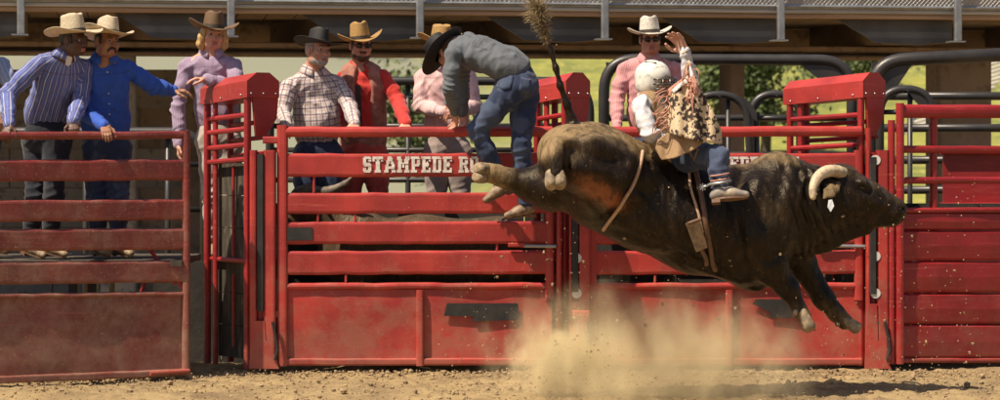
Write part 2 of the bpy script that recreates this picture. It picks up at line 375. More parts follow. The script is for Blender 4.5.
def tree(px, Y, hgt, rad, label, k):
    b = P(px, 150, Y); z0 = max(0, .16 * (Y - 27) - .6); t = thing('tree', (b.x, Y, z0), label, 'tree', 'trees on the slope behind the pens')
    MB().tube([(b.x, Y, z0 - .4), (b.x + .1, Y, z0 + hgt * .5), (b.x - .1, Y, z0 + hgt * .85)], [.16, .11, .05], 8).put('trunk', BARK, t)
    cl = [(random.gauss(0, rad * .5), random.gauss(0, rad * .4), hgt * random.uniform(.35, 1)) for _ in range(14)]; mb = MB()
    for _ in range(2600):
        c = random.choice(cl); p = Vector((b.x + c[0] + random.gauss(0, rad * .22), Y + c[1] + random.gauss(0, rad * .22), z0 + c[2] + random.gauss(0, rad * .2)))
        u = Vector((random.gauss(0, 1), random.gauss(0, 1), random.gauss(0, 1))).normalized() * .085; v = u.orthogonal() * .8
        mb.add([p - u, p + v * .6, p + u, p - v * .6], [(0, 1, 2, 3)])
    mb.put('crown', LEAF[k], t)
tree(764, 40, 2.6, 1.2, 'rounded dark green tree seen through the right pipe pen', 0)
tree(432, 36, 2.4, 1.5, 'bright green bush behind the man with folded hands in pink shirt', 1)
tree(716, 46, 2.0, 1.1, 'yellow green bush behind the pen, right of the raised hand', 1)
tree(350, 62, 3.0, 2.6, 'spreading dull green tree far behind the man in the red vest', 0)
tree(845, 52, 2.6, 1.3, 'green tree far behind the rightmost chute cap', 0)

# ------------------------------------------------------------------ grandstand above and behind
def grandstand():
    """built square to its own front edge, then turned: the stand runs slightly away to the right"""
    Y = 5.0; SLOPE = .15; ang = math.atan(SLOPE); ca = math.cos(ang); s = S(4.76); X0, X1 = -9.5, 9.5
    z = lambda py, dy=0.: EYE + (HOR - py) / S(4.76 + dy)
    def lx(px, dy=0.): k = (px - 500) / F; return k * (D0 + Y + dy) / (1 - SLOPE * k) / ca
    def root(*a_): o = thing(*a_); o.location = (0, Y, 0); BASE[o.name] = Vector((0, Y, 0)); o.rotation_euler = (0, 0, ang); return o
    t = root('grandstand', (0, Y, 0), 'raised grandstand with brown concrete girders across the top of the picture', 'grandstand')
    MB().beam((X0, Y - .06, z(4)), (X1, Y - .06, z(4)), (0, 0, 1), 2.2 / s, .10, r=.008).put('edge_flashing', STEEL, t)
    MB().beam((X0, Y - .05, z(7.3)), (X1, Y - .05, z(7.3)), (0, 0, 1), 4.2 / s, .10, r=.014).put('deck_edge', LEDGE, t)
    MB().beam((X0, Y, z(11.8)), (X1, Y, z(11.8)), (0, 0, 1), 4.4 / s, .12, r=.012).put('edge_board', TIMB, t)
    deck = MB()
    for i in range(64):
        x = X0 + .3 * i; deck.box(x, x + .285, Y + .08, Y + 5.2, z(10) - .02, z(10) + .03 + .004 * (i % 3))
    deck.put('deck_planks', CONC, t, kind='stuff')
    for y0, y1, dy, th, m in ((43.5, 49.5, 1.4, .40, CONCB), (50, 53.5, 1.75, .5, DARKST), (53, 57, 1.3, .3, CONC)):
        MB().beam((X0, Y + dy, z((y0 + y1) / 2, dy)), (X1, Y + dy, z((y0 + y1) / 2, dy)), (0, 0, 1), (y1 - y0) / S(4.76 + dy), th, r=.02).put('girder', m, t)
    MB().box(X0, X1, Y + 2.3, Y + 2.45, z(48, 2.4), z(10) - .03).put('back_wall', CONCB, t)
    for px in (-165, 18, 228, 417, 602, 778, 955, 1130):
        a = (lx(px - 35, .5), Y + .5, z(12.5, .5)); b = (lx(px - 118, 2.1), Y + 2.1, z(12.5, 2.1)); h0 = 26 / s; h1 = 36 / s
        MB().prism([a, b, (b[0], b[1], b[2] - h1), (a[0], a[1], a[2] - h0)], (.5, .2, 0)).put('cantilever_beam', CONC, t)
        c = [(lx(p_), Y + .12, z(q_)) for p_, q_ in ((px - 114, 14), (px + 1, 13), (px + 1, 37), (px - 32, 40), (px - 76, 38))]
        MB().prism(c, (0, .03, 0)).put('bracket_plate', GRAYST, t)
    for px, w in ((140, 34), (-60, 40), (978, 56), (697, 15), (752, 16)):
        x = lx(px, 1.5); MB().beam((x, Y + 1.5, -.1), (x, Y + 1.5, z(56, 1.5)), (1, 0, 0), w / S(6.3), .5, r=.03).put('column', CONCL if px < 500 else CONC, t)
    f = root('chain_link_fence', (0, Y, 0), 'chain link fence on galvanised posts along the grandstand edge', 'fence')
    for px in (18, 228, 417, 602, 778, 955):
        x = lx(px, -.2); MB().beam((x, Y - .2, z(37)), (x, Y - .2, z(-60)), (1, 0, 0), 7.5 / s, .06, r=.012).put('fence_post', STEEL, f)
        MB().box(x - .09, x + .07, Y - .24, Y - .08, z(37.4) - .012, z(37.4)).put('foot_plate', STEEL, f)
    mb = MB(); st = .045; L = 1.0; zb = z(2.6)
    for i in range(int(13.5 / st)):
        x = -6.7 + i * st
        for dx in (L, -L): mb.tube([(x, Y - .12 + (.006 if dx > 0 else -.006), zb), (x + dx, Y - .12 + (.006 if dx > 0 else -.006), zb + L)], .0028, 3, False)
    mb.put('chain_mesh', STEEL, f, kind='stuff')
    for h in (0, 1.0): MB().tube([(X0, Y - .12, zb + h), (X1, Y - .12, zb + h)], .018, 8).put('mesh_rail', STEEL, f)
    for k, (yy, zz) in enumerate(((1.1, .3), (2.0, .62), (2.9, .94))):
        b = root('bleacher_bench', (0, Y, 0), ['first pale bleacher bench row above the deck edge', 'second pale bleacher bench row above the deck edge', 'third and highest pale bleacher bench row'][k], 'bench')
        MB().beam((X0, Y + yy, z(10) + .05 + zz), (X1, Y + yy, z(10) + .05 + zz), (0, 1, 0), .3, .05).put('seat', LEDGE, b)
        MB().box(X0, X1, Y + yy + .1, Y + yy + .13, z(10) + .05, z(10) + .04 + zz).put('riser', LEDGE, b)
grandstand()

def pipe(mb, pts, Y, r, close=False, rc=.16):
    """pipe through photo points with rounded corners"""
    Q = [P(a, b, Y) for a, b in pts]; out = [Q[0]]
    for i in range(1, len(Q) - 1):
        u = (Q[i - 1] - Q[i]); v = (Q[i + 1] - Q[i]); q = min(rc, u.length * .5, v.length * .5); u = Q[i] + u.normalized() * q; v = Q[i] + v.normalized() * q
        for k in range(11):
            f = k / 10; out.append(u * (1 - f) ** 2 + Q[i] * 2 * f * (1 - f) + v * f * f)
    out.append(Q[-1]); mb.tube(out, r, 14); return mb
def rear_wall():
    t = thing('concrete_wall', tuple(P(60, 330, 8.5)), 'dull grey block wall behind the men at the left end', 'wall')
    x0 = P(-120, 0, 8.5).x; x1 = P(196, 0, 8.5).x; h = .46; n = int((x1 - x0) / 1.0)
    for j in range(6):
        for i in range(n):
            o = .5 * (j % 2); MB().box(x0 + i + o + .008, x0 + i + o + .992, 8.5 + random.uniform(0, .012), 8.75, j * h + .006 - .1, (j + 1) * h - .006 - .1).put('block', CONCL, t)
    MB().box(x0, x1 + .5, 8.53, 8.70, -.1, 6 * h - .12).put('mortar', CONC, t)
rear_wall()
def pens():
    Y = 2.6
    def pen(name, lab, frame, bars, brace, Y, r):
        b = P(frame[0][0], 330, Y); t = thing(name, (b.x, Y, 0), lab, 'livestock panel', 'black pipe pens behind the chutes')
        pipe(MB(), frame, Y, r, rc=.3).put('pipe_frame', DARKST, t, smooth=True)
        for q in bars: pipe(MB(), q, Y + .03, r * .62, rc=.12).put('pipe_rail', DARKST, t, smooth=True)
        for q in brace: MB().prism([P(a, c, Y - .02) for a, c in q], (0, .035, 0)).put('corner_gusset', DARKST, t)
    pen('pipe_pen', 'black pipe pen with tall rounded corners behind the man in white hat', [(604, 330), (604, 59), (852, 60), (852, 330)],
        [[(604, 118), (852, 118)], [(604, 155), (852, 155)], [(690, 330), (690, 62)], [(604, 235), (852, 235)]], [[(800, 64), (846, 66), (852, 80), (830, 90), (818, 78)], [(607, 78), (626, 64), (606, 62)]], 2.6, .05)
    pen('pipe_pen', 'black pipe pen with broad slanting gusset at far right', [(872, 330), (872, 61), (1100, 50)],
        [[(872, 96), (1100, 96)], [(872, 128), (1100, 128)], [(872, 160), (1100, 160)], [(872, 190), (1100, 190)], [(1040, 330), (1040, 60)]], [[(872, 62), (915, 60), (893, 93), (886, 100), (872, 92)]], 2.5, .06)
    pen('pipe_pen', 'low black pipe pen with rounded corner right of the raised hand', [(690, 330), (690, 94.5), (746, 94.5), (762, 330)],
        [[(690, 130), (758, 130)], [(728, 330), (728, 96)]], [[(738, 98), (746, 98), (757, 112), (757, 122)]], 1.9, .034)
    pen('pipe_pen', 'low black pipe pen half hidden by the rightmost chute cap', [(751, 330), (751, 94), (800, 94), (800, 330)],
        [[(751, 118), (800, 118)], [(757, 330), (757, 112)]], [[(754, 98), (766, 97), (755, 112)]], 2.2, .036)
    pen('pipe_pen', 'low black pipe pen with rounded corner between rightmost cap and concrete column', [(880, 330), (880, 89), (932, 89), (936, 330)],
        [[(880, 112), (934, 112)], [(910, 330), (910, 92)]], [[(908, 92), (926, 92), (934, 108), (934, 122)]], 2.05, .036)
    pen('pipe_pen', 'black pipe pen behind the man in plaid and the man in red vest', [(270, 330), (270, 81), (590, 81), (590, 330)],
        [[(270, 97), (590, 97)], [(270, 126), (590, 126)], [(270, 150), (590, 150)], [(270, 180), (590, 180)], [(330, 330), (330, 82)], [(408, 330), (408, 82)], [(540, 330), (540, 82)]], [], 2.7, .04)
    pen('pipe_pen', 'black pipe pen behind the two men in blue shirts', [(-40, 330), (-40, 132), (205, 132), (205, 330)],
        [[(-40, 165), (205, 165)], [(-40, 210), (205, 210)], [(86, 330), (86, 132)], [(112, 330), (112, 132)], [(168, 330), (168, 132)]], [], 2.4, .045)
    # slatted steps on the slope
    t = thing('slatted_steps', tuple(P(935, 100, 24)), 'pale slatted steps slanting up the slope at far right', 'steps')
    s = S(24)
    for k in range(14):
        a = P(905 + k * 4.2, 133 - k * 5.2, 24 + k * .35); MB().beam(a, a + Vector((1.3, .0, .38)), (0, 1, 0), .3, .05).put('step', LEDGE, t)
    for dx in (0, 30): MB().tube([P(900 + dx, 135 + dx * -.28, 24), P(962 + dx, 60 + dx * -.28, 29)], .05, 8).put('handrail', STEEL, t)
pens()

def catwalk():
    t = thing('catwalk', (0, .9, .8), 'dim timber catwalk the men stand on behind the red gates', 'catwalk')
    def run(x0, x1, y0, y1, z, n, top):
        for k in range(n):
            a = y0 + (y1 - y0) * k / n; MB().box(x0, x1, a + .005, a + (y1 - y0) / n - .005, z - .045, z + random.uniform(-.003, .003)).put('plank', BOARD, t)
        k = x0 + .3
        while k < x1: MB().box(k, k + .07, y0 + .1, y0 + .17, -.05, z - .05).put('leg', DARKST, t); MB().box(k, k + .07, y1 - .2, y1 - .13, -.05, z - .05).put('leg', DARKST, t); k += 1.3
    run(-4.9, -2.42, -.62, .5, .88, 5, 0); run(-2.36, 5.0, .98, 2.0, .84, 5, 0)
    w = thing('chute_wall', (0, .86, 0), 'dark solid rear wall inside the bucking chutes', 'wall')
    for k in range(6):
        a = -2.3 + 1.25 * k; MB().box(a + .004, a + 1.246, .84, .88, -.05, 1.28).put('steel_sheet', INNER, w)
    MB().box(-2.86, -2.304, .84, .88, -.05, .80).put('steel_sheet', INNER, w)  # added sheet, put in to keep the gap beside the divider dark
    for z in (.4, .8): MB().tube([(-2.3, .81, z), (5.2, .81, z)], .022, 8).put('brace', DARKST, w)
catwalk()

# ------------------------------------------------------------------ lettering (painted block letters)
FONT = {'S': '.######.|########|###..###|###..###|###.....|#######.|########|.#######|.....###|###..###|###..###|########|.######.',
 'T': '##########|##########|##.####.##|##..##..##|...####...|...####...|...####...|...####...|...####...|...####...|...####...|..######..|..######..',
 'A': '...####....|...#####...|...#####...|..######...|..###.###..|..###.###..|..##...###.|.###...###.|.#########.|.#########.|.###...###.|####...####|####...####',
 'M': '####....####|####....####|#####..#####|.####..####.|.####..####.|.##########.|.###.##.###.|.###.##.###.|.###.##.###.|.###....###.|.###....###.|#####..#####|#####..#####',
 'P': '########.|#########|.###..###|.###..###|.###..###|.###..###|.########|.#######.|.###.....|.###.....|.###.....|######...|######...',
 'E': '#########|#########|.###...##|.###...##|.###.#...|.######..|.######..|.######..|.###.#...|.###...##|.###...##|#########|#########',
 'D': '########.|#########|.###..###|.###..###|.###..###|.###..###|.###..###|.###..###|.###..###|.###..###|.###..###|#########|########.',
 'R': '########..|#########.|.###..###.|.###..###.|.###..###.|.########.|.#######..|.###.###..|.###.###..|.###..###.|.###..###.|#####.####|#####.####',
 'O': '.######.|########|###..###|###..###|###..###|###..###|###..###|###..###|###..###|###..###|###..###|########|.######.',
 'W': '####.##.####|####.##.####|.###.##.###.|.###.##.###.|.###.##.###.|.###.##.###.|.###.##.###.|.##########.|.##########.|..####.####.|..####.###..|..###..###..|..###..###..',
 ' ': '....|....|....|....|....|....|....|....|....|....|....|....|....'}
def lettering(text, o, width, height, parent):
    tot = sum(len(FONT[c].split('|')[0]) + 1.2 for c in text); cw = width / tot; ch = height / 13; x = 0
    for c in text:
        rows = FONT[c].split('|'); mb = MB()
        for j, row in enumerate(rows):
            i = 0
            while i < len(row):
                if row[i] != '#': i += 1; continue
                k = i
                while k < len(row) and row[k] == '#': k += 1
                yy = o.y + .0667 * (x + i) * cw; mb.box(o.x + (x + i) * cw, o.x + (x + k) * cw, yy - .003, yy, o.z + (12 - j) * ch, o.z + (13 - j) * ch - .0002); i = k
        if mb.v: mb.put('letter', PAINTW, parent)
        x += len(rows[0]) + 1.2

# ------------------------------------------------------------------ red gates
def gate(label, px0, px1, rails, panel, Yf, mat, posts, extra, rib, base_y):
    """rails: photo rows read at the gate's two reference columns"""
    xa, xb = extra['ref']
    def Z(py0, py1, px): f = (px - xa) / (xb - xa); return P(px, py0 + (py1 - py0) * f, Yf(px))
    b = P((px0 + px1) / 2, 360, Yf((px0 + px1) / 2)); t = thing('swing_gate', (b.x, b.y, 0), label, 'gate', 'red bucking chute gates')
    for i, (a0, a1, b0, b1, th) in enumerate(rails):
        A0, A1 = Z(a0, b0, px0), Z(a1, b1, px0); B0, B1 = Z(a0, b0, px1), Z(a1, b1, px1)
        MB().beam((A0 + A1) / 2, (B0 + B1) / 2, (0, 0, 1), (A0 - A1).length, th, (B0 - B1).length, th, r=.034 if i else .04, nseg=18, wob=.0035).put('rail', mat, t, smooth=False)
    (a0, a1, b0, b1) = panel; A0, A1 = Z(a0, b0, px0), Z(a1, b1, px0); B0, B1 = Z(a0, b0, px1), Z(a1, b1, px1); n = Vector((0, .012, 0)); mb = MB()
    V = []; nx, nz = 40, 14
    for i in range(nx + 1):
        for j in range(nz + 1):
            p = A0.lerp(B0, i / nx).lerp(A1.lerp(B1, i / nx), j / nz); e = min(1, min(i, nx - i) / 3, min(j, nz - j) / 2)
            V.append(p + Vector((0, e * .014 * mnoise.noise((p.x * 2.2, 0, p.z * 3)), 0)))
    fc = [(i * (nz + 1) + j, i * (nz + 1) + j + 1, (i + 1) * (nz + 1) + j + 1, (i + 1) * (nz + 1) + j) for i in range(nx) for j in range(nz)]
    nv = len(V); V += [v + n for v in V]; fc += [tuple(k + nv for k in f)[::-1] for f in fc]
    mk('panel', V, fc, mat, t, smooth=True)
    for px in rib:
        c0 = Z(a0, b0, px); c1 = Z(a1, b1, px); o = Vector((0, -.018, 0)); MB().beam(c0 + o, c1 + o, (1, 0, 0), .058, .05, r=.018).put('rib', mat, t)
    A, B = Z(base_y[0], base_y[1], px0), Z(base_y[0], base_y[1], px1); o = Vector((0, -.008, 0))
    MB().beam(A + o, B + o, (0, 0, 1), .055, .05, r=.014, nseg=10, wob=.003).put('bottom_rail', mat, t)
    for (p, wpx, y0, y1) in posts:
        a = P(p, y0, Yf(p)); c = P(p, y1, Yf(p)); MB().beam(a, c, (1, 0, 0), wpx / S(a.y), .075, r=.026).put('post', mat, t)
    return t, Z
yl = lambda px: -1.2 + .68 * px / 190
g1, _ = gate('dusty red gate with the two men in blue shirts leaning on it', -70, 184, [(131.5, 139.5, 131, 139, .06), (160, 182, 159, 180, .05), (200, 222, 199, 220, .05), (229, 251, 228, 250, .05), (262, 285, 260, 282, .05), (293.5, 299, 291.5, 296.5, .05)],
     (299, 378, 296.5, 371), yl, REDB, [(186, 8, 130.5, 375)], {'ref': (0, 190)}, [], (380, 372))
for (a, b) in (((140, 297), (148, 268)), ((168, 262), (184, 292)), ((150, 250), (176, 284))):
    MB().tube([P(*a, yl(150) + .12), P(*b, yl(150) + .12)], .016, 8).put('brace_rod', REDD, g1)
MB().beam(P(150, 373.5, yl(150) - .05), P(189, 371, yl(189) - .05), (0, 0, 1), .03, .05).put('drop_latch', RED, g1)
ym = lambda px: -.13 + .17 * (px - 280) / 320
ROWS = [(126.5, 137, 126, 136.5, .075), (153.5, 177, 153, 176.5, .05), (193, 214, 192, 213, .05), (222, 244.5, 221, 244, .05), (251, 275, 250, 274, .05), (283, 290, 282.5, 289.5, .06)]
def front_gate(label, dx, patch, text_px, extra_patch):
    x0, x1 = 284 + dx, 552 + dx; t, Z = gate(label, x0, x1, ROWS, (290, 366, 289.5, 365.5), ym, RED, [(282.5 + dx, 11, 125, 366), (549.5 + dx, 9, 150, 300), (559 + dx, 6, 128, 364)], {'ref': (280 + dx, 560 + dx)}, [420 + dx], (362, 361.5))
    for px, y0, y1 in ((314, 177, 193), (318, 214, 222), (355, 214, 222), (497, 244, 251), (346, 275, 283)):
        a = P(px + dx, y0, ym(px + dx)); b = P(px + dx, y1, ym(px + dx)); MB().beam(a, b, (1, 0, 0), .02, .03, r=.006).put('spacer', RED, t)
    V = [P(px + dx, py, ym(px + dx) - .026) for px, py in patch]; MB().prism(V, (0, .006, 0)).put('tape_patch', RUB, t)
    for q in extra_patch:
        MB().prism([P(px + dx, py, ym(px + dx) - .034) for px, py in q], (0, .006, 0)).put('rubber_pad', RUB, t)
    o = P(363 + dx, 172.5, ym(363 + dx) - .0275); s = S(ym(420)); lettering('STAMPEDE ROW', o, 130 / s, 16 / s, t)
    for px, y in ((270, 140), (270, 314)):       # hinges
        MB().beam(P(px - 7 + dx, y, ym(270)), P(px + 10 + dx, y, ym(270)), (0, 0, 1), .055, .05, r=.012).put('hinge', RED, t)
    MB().tube([P(522 + dx, 246, ym(530 + dx) - .05), P(556 + dx, 246.5, ym(556 + dx) - .05)], .014, 8).put('latch_bar', STEEL, t)
    MB().beam(P(508 + dx, 245, ym(508 + dx) - .05), P(524 + dx, 245, ym(524 + dx) - .05), (0, 0, 1), .035, .03, r=.008).put('latch_bracket', RED, t)
    return t
PATCH = [(444, 316), (447, 303.5), (518, 303.5), (519, 320), (473, 321.5), (473, 316.5)]
front_gate('red chute gate with bold white lettering, under the climbing man', 0, PATCH, 363, [[(287, 227.5), (312.5, 227.5), (312.5, 240), (287, 240.5)]])
front_gate('red chute gate mostly hidden behind the bucking bull', 309, [(752 - 309, 304), (756 - 309, 299.5), (800 - 309, 299.5), (810 - 309, 318), (770 - 309, 318), (770 - 309, 312)], 672, [])

# ------------------------------------------------------------------ chute dividers with gabled caps
def divider(label, xe0, xe1, xl, Y, padpx, pad_y):
    s = S(Y); L = Vector((-.616, .788, 0)); W = Vector((.788, .616, 0)); wid = (xe1 - xe0) / s / .788; ln = (xe0 - xl) / s / .616
    e0 = P(xe0, 97, Y); zt = P(0, 72, Y).z; zs = P(0, 80.5, Y).z; zb = P(0, 97, Y).z; D = Vector((0, 0, -.05))
    t = thing('chute_divider', (e0.x, e0.y, 0), label, 'gate post', 'gabled red chute dividers')
    q = lambda w_, z_: Vector((e0.x + W.x * w_, e0.y + W.y * w_, z_))
    prof = [q(0, zb), q(0, zs), q(wid * .30, zt), q(wid * .70, zt), q(wid, zs), q(wid, zb)]
    MB().prism(prof, L * ln + D).put('cap', RED, t)
    for w_, z_ in ((.12, zb + .03), (.88, zb + .03), (.5, zb + .03)):
        c = q(wid * w_, z_); MB().ball(c - L * .004, .008, None, 8, 5).put('bolt', STEEL, t)
    for f in (.12, .55, .9):
        c = e0 + L * ln * f + D * f; c.z = zb + .025 + D.z * f; MB().ball(c - W * .004, .007, None, 8, 5).put('bolt', STEEL, t)
    # four uprights under the cap
    up = lambda w_, l_, wd, z0=0: MB().beam(q(wid * w_, z0) + L * l_, q(wid * w_, zb + .01) + L * l_ + D * (l_ / ln), W, wd, .05, r=.02).put('post', REDD, t)
    up(.12, .05, .055); up(.12, ln - .05, .055); up(.85, ln - .05, .05); up(.15, ln - .16, .035)
    # end plate narrowing downward
    MB().prism([q(wid * .2, zb + .004) + L * .012, q(wid, zb + .004) + L * .012, q(wid * .95, P(0, 118, Y).z) + L * .012, q(wid * .62, P(0, 136, Y).z) + L * .012, q(wid * .3, P(0, 136, Y).z) + L * .012], L * .02).put('end_plate', RED, t)
    for py in (112, 126, 142, 156.5):
        z_ = P(0, py, Y).z - .02; MB().tube([q(wid * .12, z_) + L * .06, q(wid * .12, z_) + L * (ln - .06) + D * .6], .021, 8).put('crossbar', REDD, t)
    for py in (118, 134, 150):
        z_ = P(0, py, Y).z - .02; MB().tube([q(wid * .85, z_) + L * .06, q(wid * .85, z_) + L * (ln - .06) + D * .6], .019, 8).put('crossbar', REDD, t)
    # sliding door of boards
    zt2 = P(0, 161, Y).z - .02; zb2 = .06; n = 6
    for k in range(n):
        a = zt2 + (zb2 - zt2) * k / n; b = zt2 + (zb2 - zt2) * (k + 1) / n + .006; p0 = q(wid * .3, 0) + L * .06; p1 = q(wid * .3, 0) + L * (ln - .13)
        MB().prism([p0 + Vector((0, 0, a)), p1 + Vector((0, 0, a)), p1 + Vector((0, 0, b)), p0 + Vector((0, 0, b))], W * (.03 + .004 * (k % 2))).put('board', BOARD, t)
    mid = q(wid * .2, 0) + L * (ln * .42)
    for a, b in ((166, 258), (276, 350)): MB().tube([mid + Vector((0, 0, P(0, a, Y).z)), mid + Vector((0, 0, P(0, b, Y).z))], .012, 8).put('rod', REDD, t)
    z_ = P(0, 262, Y).z; MB().tube([q(wid * .2, z_) + L * .05, q(wid * .2, z_) + L * (ln - .05)], .02, 8).put('crossbar', REDD, t)
    # front post with rubber strip and foot
    a, b = xe0 + 3, xe1 + 1; Yp = Y - .03
    for x0, x1 in ((a, padpx - 3.2), (padpx + 3.2, b - 2)):
        c = (x0 + x1) / 2; MB().beam(P(c, 150, Yp), P(c, 366, Yp), (1, 0, 0), (x1 - x0) / s, .09, r=.02).put('post', RED, t)
    MB().beam(P(padpx, 152, Yp + .03), P(padpx, 364, Yp + .03), (1, 0, 0), 6.6 / s, .05).put('post', REDD, t)
    MB().beam(P(padpx, pad_y[0], Yp - .045), P(padpx, pad_y[1], Yp - .045), (1, 0, 0), 6.4 / s, .03, r=.006).put('rubber_strip', RUB, t)
    for py in pad_y[2]:
        c = P(padpx + 1.5, py, Yp); mb = MB(); mb.tube([c + Vector((0, -.044, 0)), c + Vector((0, -.051, 0))], 5 / s, 16); mb.put('round_plate', WHITE, t)
    MB().prism([P(a + 2, pad_y[1] + 10, Yp - .05), P(padpx + 4, pad_y[1] + 10, Yp - .05), P(padpx + 5, 340, Yp - .05), P(b - 2, 358, Yp - .05), P(b + 1, 369, Yp - .05), P(a - 1, 369, Yp - .05)], (0, .03, 0)).put('foot_plate', RED, t)
    MB().tube([P(padpx + 12, 322, Yp - .06), P(padpx + 15, 336, Yp - .06), P(padpx + 17, 350, Yp - .06), P(padpx + 14, 360, Yp - .06)], .012, 8).put('pin', DARKST, t)
    return t
divider('chute divider with gabled red cap the blond man leans on', 247, 277, 191, -.12, 260.5, (154, 311, ()))
divider('chute divider with gabled red cap behind the raised bull tail', 566, 591, 531, .02, 575, (205, 292, (219, 258, 293)))
divider('chute divider with gabled red cap behind the bull head', 863, 889, 794, .14, 873, (157, 294, (160, 256, 293)))

def right_fence():
    yf = lambda px: .1 + .36 * (px - 900) / 100
    b = P(960, 362, yf(960)); t = thing('fence_panel', (b.x, b.y, 0), 'tall red steel fence panel with ribbed lower sheet at far right', 'fence')
    def rail(y0, y1, x0=899, x1=1070, dy=0, th=.06, m=REDD, nm='rail', r=.03): MB().beam((P(x0, y0, yf(x0) + dy) + P(x0, y1, yf(x0) + dy)) / 2, (P(x1, y0, yf(x1) + dy) + P(x1, y1, yf(x1) + dy)) / 2, (0, 0, 1), (y1 - y0) / S(.3), th, r=r, nseg=10, wob=.002).put(nm, m, t)
    rail(104.5, 118, r=.045, th=.085); rail(145.5, 153, th=.05); rail(177, 184, th=.05); rail(207.5, 213, th=.06)
    for (px, wp, y0, y1, dy) in ((900, 8, 103, 364, -.02), (891.5, 7, 120, 364, .03), (933.5, 7.5, 117, 208, .03), (1040, 8, 104, 364, 0)):
        MB().beam(P(px, y0, yf(px) + dy), P(px, y1, yf(px) + dy), (1, 0, 0), wp / S(.2), .07, r=.028).put('post', REDD, t)
    for i, (y0, y1) in enumerate(((213, 230), (230.6, 261), (261.6, 293), (293.6, 324), (324.6, 359))):
        a, c = P(903, y0, yf(903)), P(1070, y0, yf(1070)); a1, c1 = P(903, y1, yf(903)), P(1070, y1, yf(1070)); o = Vector((0, -.022, 0)); k = .012; V = []; n = 24
        prof = ((0, 0), (.06, -1), (.5, -1.25), (.90, -1), (1, 0))
        for j in range(n + 1):
            for f, d in prof:
                p = a.lerp(c, j / n).lerp(a1.lerp(c1, j / n), f); V.append(p + Vector((0, d * .02 + .006 * mnoise.noise((p.x * 3, i * 5, p.z * 3)), 0)))
        m = len(prof); fc = [(j * m + q, j * m + q + 1, (j + 1) * m + q + 1, (j + 1) * m + q) for j in range(n) for q in range(m - 1)]
        nv = len(V); V += [v + Vector((0, .012, 0)) for v in V]; fc += [tuple(x + nv for x in f)[::-1] for f in fc]
        mk('sheet', V, fc, REDD, t)
    rail(358, 363, nm='bottom_rail')
    r = thing('rear_panel', tuple(P(970, 330, 1.1)), 'small red sheet panel seen through the tall fence at far right', 'livestock panel')
    MB().prism([P(943, 154, 1.1), P(1060, 152, 1.1), P(1060, 330, 1.1), P(943, 330, 1.1)], (0, .02, 0)).put('sheet', REDD, r)
    for y in (152, 205): MB().beam(P(940, y, 1.07), P(1062, y, 1.07), (0, 0, 1), .04, .05).put('rail', REDD, r)
right_fence()

# ------------------------------------------------------------------ people
def V3(*a): return Vector(a)
def px3(t): return P(*t) if not isinstance(t, Vector) else t
def rotm(yaw, pitch=0, roll=0):
    """head / hat frame: local -Y is where the face looks; yaw + turns to picture right, pitch + looks down, roll + tips to picture right"""
    return Matrix.Rotation(R(yaw), 3, 'Z') @ Matrix.Rotation(R(pitch), 3, 'X') @ Matrix.Rotation(R(roll), 3, 'Y')
def hat_mesh(parent, c, M, mat, band, crown=.125, brim=.108, curl=.062, tip=0., a=.086, b=.106, crease=.03, name='cowboy_hat', dip=.012):
    crown *= 1.06; brim *= 1.08; curl *= 1.12; nt_ = 56; V = []; prof = []
    for f in (1, .985, .93, .8, .62, .42, .24, .1, .02): prof.append(('b', f))
    for g in (.02, .1, .25, .45, .65, .8, .9, .97): prof.append(('c', g))
    for q in (.9, .72, .5, .28, .08): prof.append(('t', q))
    for kind, f in prof:
        for i in range(nt_):
            th = 2 * math.pi * i / nt_; cx, sy = math.cos(th), math.sin(th)      # sy<0 front
            if kind == 'b':
                ea, eb = a + brim * f * .93, b + brim * f * (1.10 if sy < 0 else 1.0); x = ea * cx; y = eb * sy
                z = curl * f ** 1.7 * abs(cx) ** 2.2 - dip * f * f * sy * sy * (1.3 if sy < 0 else .8); 
                if f > .98: z += .004
            else:
                g = f if kind == 'c' else 1.; sh = 1 - .10 * g - .05 * g * g; fr = max(0, -sy)
                pin = 1 - .22 * g ** 2 * fr; x = a * sh * cx * pin; y = b * (1 - .04 * g - .04 * g * g) * sy; z = crown * g * (1 + .08 * fr - .06 * max(0, sy))
                if kind == 't': x *= f; y *= f
                rr = 1 if kind == 'c' else f
                if kind == 't' or g > .85:
                    k = (g - .85) / .15 if kind == 'c' else 1
                    z += k * (.012 * (1 - rr * rr) - crease * math.exp(-(x / .022) ** 2) * (1 - .45 * max(0, -y / b)) * (1 - rr ** 6) + .01 * math.exp(-((abs(x) - .045) / .02) ** 2))
            z += (.008 * mnoise.noise((cx * 1.6 + c.x * 9, sy * 1.6, f * .8)) * (f if kind == 'b' else .4)); V.append(c + M @ Vector((x, y, z)))
    n = len(prof); Fc = [(j * nt_ + i, j * nt_ + (i + 1) % nt_, (j + 1) * nt_ + (i + 1) % nt_, (j + 1) * nt_ + i) for j in range(n - 1) for i in range(nt_)]
    Fc.append(tuple((n - 1) * nt_ + i for i in range(nt_)))
    o = mk(name, V, Fc, mat, parent, smooth=True); m = o.modifiers.new('thickness', 'SOLIDIFY'); m.thickness = .004; m.offset = -1
    mb = MB(); ring = []
    for z0, gr in ((.006, 1.012), (.032, .998)):
        for i in range(nt_):
            th = 2 * math.pi * i / nt_; g = z0 / crown; sh = 1 - .10 * g; ring.append(c + M @ Vector((a * sh * gr * math.cos(th) + .0015 * math.cos(th), b * gr * math.sin(th) + .0015 * math.sin(th), z0)))
    mb.add(ring, [(i, (i + 1) % nt_, nt_ + (i + 1) % nt_, nt_ + i) for i in range(nt_)])
    bd = mb.put('hat_band', band, o, smooth=True); return o

